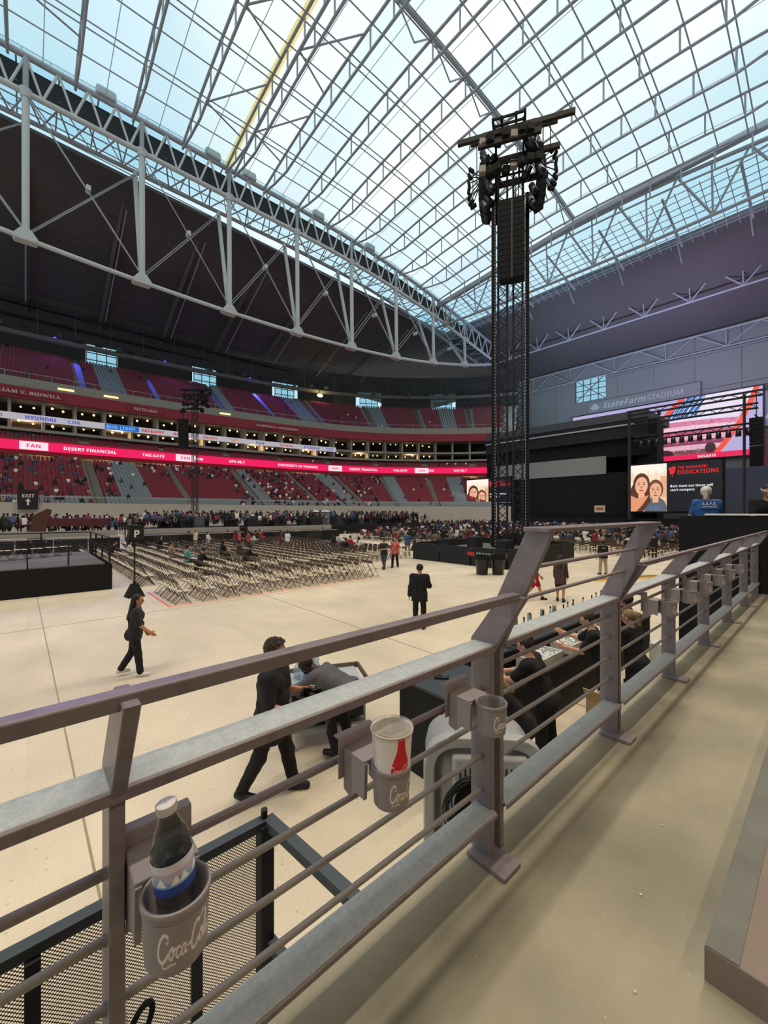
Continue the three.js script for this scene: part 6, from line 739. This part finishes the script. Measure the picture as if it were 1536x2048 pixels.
// bartenders and others at the bar below
person('bartender in black with dark pinned-up hair leaning over the near end of the bar', stand(4.95, 2.5), -128, { girth: 1.05, lean: 22, bust: true, rump: 1.05, arms: [[40, 4, 40, 10], [44, 6, 30, 16]], legs: [[2, 3, 2], [-4, 3, 4]], hair: 'bun', head: [22, 0], sleeve: 0.8, hem: 0.12 }, { skin: 0, top: 0x131215, bottom: 0x0f0f12, hair: 'brown' }, HERO, 0.98);
person('stooping bartender with long light brown hair half hidden by the double post', stand(4.25, 2.4), -100, { lean: 42, bust: true, arms: [[50, 4, 30], [50, 4, 30]], legs: [[12, 3, 20], [4, 3, 16]], hair: 'long', head: [34, 10] }, { skin: 0, top: 0x141316, bottom: 0x101013, hair: 'blonde' }, MID, 0.96);
person('bartender in black reaching forward over the ice tubs behind the second tall post', stand(6.75, 2.45), -118, { girth: 1.08, lean: 20, arms: [[30, 14, 70, 10], [46, 20, 60, 20]], legs: [[2, 3, 2], [-2, 3, 4]], hair: 'short', head: [24, 0], sleeve: 0.85 }, { skin: 0, top: 0x121115, bottom: 0x101014, hair: 'brown' }, MID, 1.0);
person('blonde bartender in black shirt and shorts standing by the tall white carton', stand(7.35, 2.2), -150, { bust: true, lean: 8, rump: 1, arms: [[12, 6, 40], [20, 6, 60, 14]], legs: [[0, 3, 2], [6, 3, 8]], cuff: 0.36, hair: 'tail', head: [16, 10] }, { skin: 0, top: 0x1a191c, bottom: 0x18171b, bottomName: 'shorts', hair: 'blonde' }, MID, 0.97);
person('bartender with short dark hair farther along the bar behind the blonde one', stand(8.6, 2.6), -120, { lean: 12, arms: [[30, 6, 60], [24, 6, 50]], legs: [[0, 3, 2], [0, 3, 2]], hair: 'curly' }, { skin: 1, top: 0x151417, bottom: 0x111114, hair: 'brown' }, MID, 1.0);
{ const [g, p] = person('person with white ponytail in a lettered blue shirt behind the black booth wall', stand(11.75, 2.05, 1.95), 158, { girth: 1.15, wide: 1.05, lean: 4, arms: [[20, 12, 40], [26, 16, 50]], legs: [[0, 4, 0], [0, 4, 0]], hair: 'tail', head: [8, -20] }, { skin: 0, top: 0x2f5f9e, bottom: 0x22242a, hair: 'white' }, MID, 1.1); const b = add('shirt_lettering', rb(0.28, 0.17, 0.01, 0.004), M(0xffffff, 0.85, 0, { map: canvasTex(256, 150, (x) => { x.fillStyle = '#2f5f9e'; x.fillRect(0, 0, 256, 150); x.fillStyle = '#f2f2f2'; x.textAlign = 'center'; x.font = 'bold 66px sans-serif'; x.fillText('S.A.F.E.', 128, 72); x.font = 'bold 30px sans-serif'; x.fillText('EVENT SERVICES', 128, 118, 240); }) }), g); b.position.copy(p.S.chest).add(V3(0, 0.06, -0.142)); b.rotation.y = Math.PI; }
{ const [g, p] = person('man in black with a light headband standing behind the black booth wall', stand(11.85, 1.1, 1.95), -20, { girth: 1.1, wide: 1.08, lean: 10, arms: [[20, 14, 50, 10], [20, 14, 50, 10]], legs: [[0, 4, 0], [0, 4, 0]], hair: 'short', head: [30, -24] }, { skin: 1, top: 0x121114, bottom: 0x17171b, hair: 'black' }, MID, 1.1); const hb = add('headband', new THREE.TorusGeometry(0.09, 0.014, 8, 28).rotateX(Math.PI / 2).scale(1, 1.6, 1.08).translate(0, 0.045, -0.01), cloth(0xc9bba6), g); hb.position.copy(p.S.head); hb.quaternion.copy(p.S.hq); }

// ---- seated visitors in the near chair blocks: four poses, each dressed differently
const seatPose = [
  { seat: 0.47, lean: -6, arms: [[24, 6, 50, 14], [24, 6, 50, 14]], legs: [[82, 6, 78], [79, 5, 74]], hair: 'short', sleeve: 0.9, girth: 1.1 }, { seat: 0.47, lean: 8, bust: true, arms: [[36, 4, 60, 10], [30, 4, 70, 12]], legs: [[80, 3, 80], [82, 3, 70]], hair: 'long', sleeve: 0.9 },
  { seat: 0.47, lean: 22, arms: [[30, 8, 40, 16], [34, 8, 44, 16]], legs: [[80, 10, 86], [80, 10, 68]], hair: 'short', sleeve: 1.9, head: [18, 0], girth: 1.06 }, { seat: 0.47, lean: 2, bust: true, arms: [[20, 10, 80, 30], [30, 4, 60, 10]], legs: [[86, 2, 68], [82, 2, 86]], hair: 'bun', sleeve: 1.8, head: [0, 35] }].map((p) => [p, personParts(p, LOW)]);
const standPose = [{ arms: [[4, 8, 14], [10, 8, 50]], legs: [[4, 4, 4], [-4, 4, 4]], hair: 'long', bust: true }, { arms: [[10, 8, 60, 10], [4, 10, 16]], legs: [[2, 5, 2], [-2, 5, 2]], hair: 'short', girth: 1.08 }].map((p) => [p, personParts(p, LOW)]);
const nearChairs = chairs.concat([]);
for (const [px, py, k, top, bot, nm, hair, cap] of [
  [340, 1104, 0, 0x9a8a74, 0x5a5248, 'broad visitor in beige shirt sitting at the near end of the chair rows', 'brown'], [318, 1089, 1, 0x171517, 0x1a1a1e, 'long haired visitor in black sitting just beyond the beige shirt', 'black'], [409, 1118, 2, 0x1b1a1c, 0x2e3a4a, 'visitor in black hoodie and blue jeans leaning over a phone', 'black'], [388, 1112, 3, 0x6fa7a2, 0x22242a, 'visitor in pale teal top beside the one in black hoodie', 'brown'], [417, 1078, 0, 0xe2ded8, 0x3a3a40, 'visitor in a clean white shirt sitting alone in mid rows', 'black'], [376, 1076, 1, 0x7a2a3c, 0x1d1d22, 'visitor in dark red top with long hair sitting in a pair', 'black'], [389, 1074, 3, 0x3a2630, 0x1d1d22, 'visitor in maroon top, second of the dark red pair', 'black'], [457, 1100, 1, 0x141315, 0x1c1c20, 'long haired visitor all in black at the row end', 'black'], [482, 1111, 2, 0x1e1d20, 0x3b4a60, 'visitor in black jacket and jeans turning in the row', 'black'], [470, 1096, 3, 0x4a3a36, 0x222226, 'visitor in brown top behind the black jacket', 'brown'], [494, 1084, 0, 0x2d2a2c, 0x25252a, 'visitor in charcoal shirt sitting two rows farther back', 'black'], [505, 1081, 1, 0xd8d2c8, 0x33333a, 'visitor in cream top sitting by the charcoal shirt', 'brown'], [522, 1073, 0, 0xc01f2e, 0x25252a, 'visitor in bright red shirt and white cap', 'black', 0xe8e6e2], [511, 1074, 3, 0x2a2629, 0x1d1d22, 'visitor in dark top next to the red shirt and white cap', 'black'], [686, 1093, 2, 0x17161a, 0x1f1f24, 'visitor in black leaning forward at the aisle end of the rows', 'black'], [702, 1088, 0, 0xb8222e, 0x1d1d20, 'visitor in red between black and white shirts at the row end', 'black'], [716, 1090, 1, 0xe8e4e0, 0x2a2a2e, 'visitor in white top at the very end of the row', 'brown', 0xdedbd6], [676, 1082, 3, 0xc8c2ba, 0x33333a, 'visitor in light grey top among the group near the row end', 'black'], [690, 1076, 0, 0xe2ddd6, 0x33333a, 'visitor in white cap behind the group near the row end', 'brown', 0xf0eeea], [665, 1086, 1, 0x231f22, 0x1b1b20, 'visitor in black with long hair at the inner side of the group', 'black'], [565, 1066, 0, 0x7b5f52, 0x33333a, 'visitor in tan shirt far back in the rows', 'brown'], [592, 1064, 3, 0xa98b74, 0x33333a, 'visitor in light brown top far back in the rows', 'blonde'], [640, 1062, 2, 0x8c8470, 0x3a382f, 'visitor in olive jacket at the far back row', 'brown'], [286, 1098, 1, 0xd6d2cc, 0x3f3f45, 'visitor in white sitting nearest the sign with letter P', 'black'], [262, 1096, 2, 0x1e1c20, 0x1f1f25, 'visitor in black bent over beside the sign with letter P', 'black']]) {
  const want = atD(px, py, (EYE - 0.85) * F / (py - 1025)); let best = null, bd = 1e9; for (const c of nearChairs) { if (c.taken) continue; const dd = (c.L - want.x) ** 2 + (c.T + want.z) ** 2; if (dd < bd) { bd = dd; best = c; } }
  const pos = bd < 9 && best ? (best.taken = true, P(best.L - 0.03, 0, best.T)) : want.setY(0), g = thing('person', nm, 'person', pos, Math.PI / 2 + 0.1 * Math.sin(px)); g.scale.setScalar(1.06); dressed(g, seatPose[k][1], { skin: px % 3, top, bottom: bot, hair, cap }, LOW);
  if (bd >= 9) { const o = chair0.clone(); o.name = numbered('folding_chair'); o.position.copy(pos); o.position.x += 0.03; scene.add(o); tag(o, 'beige folding chair under a seated visitor far back in the rows', 'chair', 'occupied chairs far back'); }
}
for (const [px, py, k, top, bot, nm, hair, deg] of [[391, 1062, 0, 0xd9cbb0, 0xcdbfa6, 'blonde person in long cream clothes standing among the chairs', 'blonde', 150], [478, 1055, 1, 0xc4566a, 0x33303a, 'person in pink shirt standing by the barricade', 'black', 90], [470, 1056, 0, 0x7d2634, 0x25232a, 'person in dark red standing beside the pink shirt', 'black', -60], [575, 1055, 1, 0xe6e4e4, 0x9a8f7d, 'person in white shirt standing at the rear of the chair rows', 'black', 160], [562, 1056, 0, 0x6d2440, 0x25232a, 'person in plum dress standing beside the white shirt', 'black', 100], [497, 1054, 1, 0xb6464e, 0x30303a, 'person in coral shirt talking near the barricade', 'brown', -90]]) { const d = 48 - 0.2 * (py - 1055), g = thing('person', nm, 'person', atD(px, py, 33.5 + (px % 7) * 0.4).setY(0), facing(deg)); dressed(g, standPose[k][1], { skin: px % 3, top, bottom: bot, hair }, LOW); }
for (const [L, T, k, top, nm] of [[-5.2, 24.6, 0, 0x9a6a5a, 'visitor in brown shirt sitting on the viewing platform near its rail'], [-4.3, 26.2, 3, 0xd9d4ce, 'visitor in white top sitting at the back of the viewing platform'], [-6.4, 25.6, 1, 0x2a2730, 'visitor in dark clothes sitting farther along the viewing platform']]) { const g = thing('person', nm, 'person', P(L, 1.13, T), 1.2); dressed(g, seatPose[k][1], { skin: k % 2, top, bottom: 0x24242a, hair: 'black' }, LOW); const o = chair0.clone(); o.name = numbered('platform_chair'); o.position.copy(P(L + 0.03, 1.13, T)); o.rotation.y = -0.37; scene.add(o); tag(o, 'beige folding chair under a seated visitor on the viewing platform', 'chair', 'occupied chairs on the viewing platform'); }
// ---- the crowd before the stage and in the stand
function tinyGeo(p, cTop, cBot, cSkin, cHair) { const q = personParts(p, TINY), list = [[q.body, cSkin], [q.top, cTop], [q.bottom, cBot], ...(q.hair ? [[q.hair, cHair]] : [])].map(([g, c]) => { g = g.clone(); g.deleteAttribute('uv'); const n = g.attributes.position.count, a = new Float32Array(n * 3), col = new THREE.Color(c); for (let i = 0; i < n; i++) col.toArray(a, i * 3); g.setAttribute('color', new THREE.BufferAttribute(a, 3)); return g; }); return mergeGeometries(list); }
{
  const vc = new THREE.MeshStandardMaterial({ vertexColors: true, roughness: 0.9 }), sitP = seatPose[0][0], sitP2 = seatPose[1][0], upP = standPose[1][0], r = rng(40);
  const kinds = [['black', 0x1a191c], ['white', 0xe4e0da], ['dark red', 0x8c2434], ['grey', 0x6c6a6c], ['tan', 0xa58a6c], ['denim blue', 0x44597c]], geos = kinds.map(([, c], i) => [tinyGeo(sitP, c, 0x24242a, [0xd0977a, 0x9a6a4c][i % 2], 0x17120f), tinyGeo(sitP2, c, 0x1e1e24, [0xd0977a, 0x9a6a4c][i % 2], 0x2a1c14), tinyGeo(upP, c, 0x24242a, 0xb98366, 0x17120f)]);
  const seats = seatAt.filter((c) => c.px > 690 && c.px < 1370 && c.d > 25).sort((a, b) => a.d - b.d), rest = []; let n = 0;
  for (const c of seats) { const front = c.d < 38 ? 0.22 : 0.5; if (r() > front) continue; const up = r() < 0.12, k = [0, 0, 1, 2, 3, 3, 4, 5, 0, 1][Math.floor(r() * 10)];
    if (n < 225) { n++; const o = add('person', geos[k][up ? 2 : r() < 0.5 ? 0 : 1], vc); o.position.copy(P(c.L - 0.03 + (up ? 0.45 : 0), 0, c.T)); o.rotation.y = Math.PI / 2 + (r() - 0.5) * 0.8; const s = up ? 'standing' : 'sitting'; tag(o, 'distant ' + s + ' visitor in ' + kinds[k][0] + ' among the chairs before the stage', 'person', s + ' visitors in ' + kinds[k][0] + ' before the stage'); }
    else rest.push([P(c.L - 0.03 + (up ? 0.45 : 0), up ? 0.35 : 0, c.T), Math.PI / 2]); }
  for (const [p, yaw] of standSitters) rest.push([p.clone(), yaw]);
  for (let i = 0; i < 520; i++) { const L = -7 + 62 * r(), T = 50.5 + 9 * r(); rest.push([P(L, L > 10 ? 1.5 + 0.7 * r() : 1.1 + 0.7 * r(), T), r() * 6]); }
  for (let i = 0; i < 500; i++) { const L = 45 + 33 * r(), T = 2 + 62 * r(); rest.push([P(L, 0.3, T), Math.PI / 2]); }
  const im = new THREE.InstancedMesh(tinyGeo({ ...sitP, hair: 'short' }, 0xffffff, 0x55555c, 0xc08a6c, 0x1a1412), vc, rest.length), m = new THREE.Matrix4(), q = new THREE.Quaternion(), col = new THREE.Color(); rest.forEach(([p, yaw], i) => { q.setFromAxisAngle(UP, yaw + (r() - 0.5)); m.compose(p, q, V3(1, 1, 1)); im.setMatrixAt(i, m); im.setColorAt(i, col.set([0x2a272b, 0x1c1b1e, 0xe8e4de, 0x8c3040, 0x6c6a6c, 0xa58a6c, 0x44597c, 0x3a3034][Math.floor(r() * 8)])); }); im.name = 'seated_crowd'; im.userData.kind = 'stuff'; tag(im, 'far crowd of tiny visitors before the stage and scattered over the stand', 'crowd'); scene.add(im);
}
scene.traverse((o) => { if (o.isMesh) { o.castShadow = true; o.receiveShadow = true; } });
renderer.render(scene, camera);
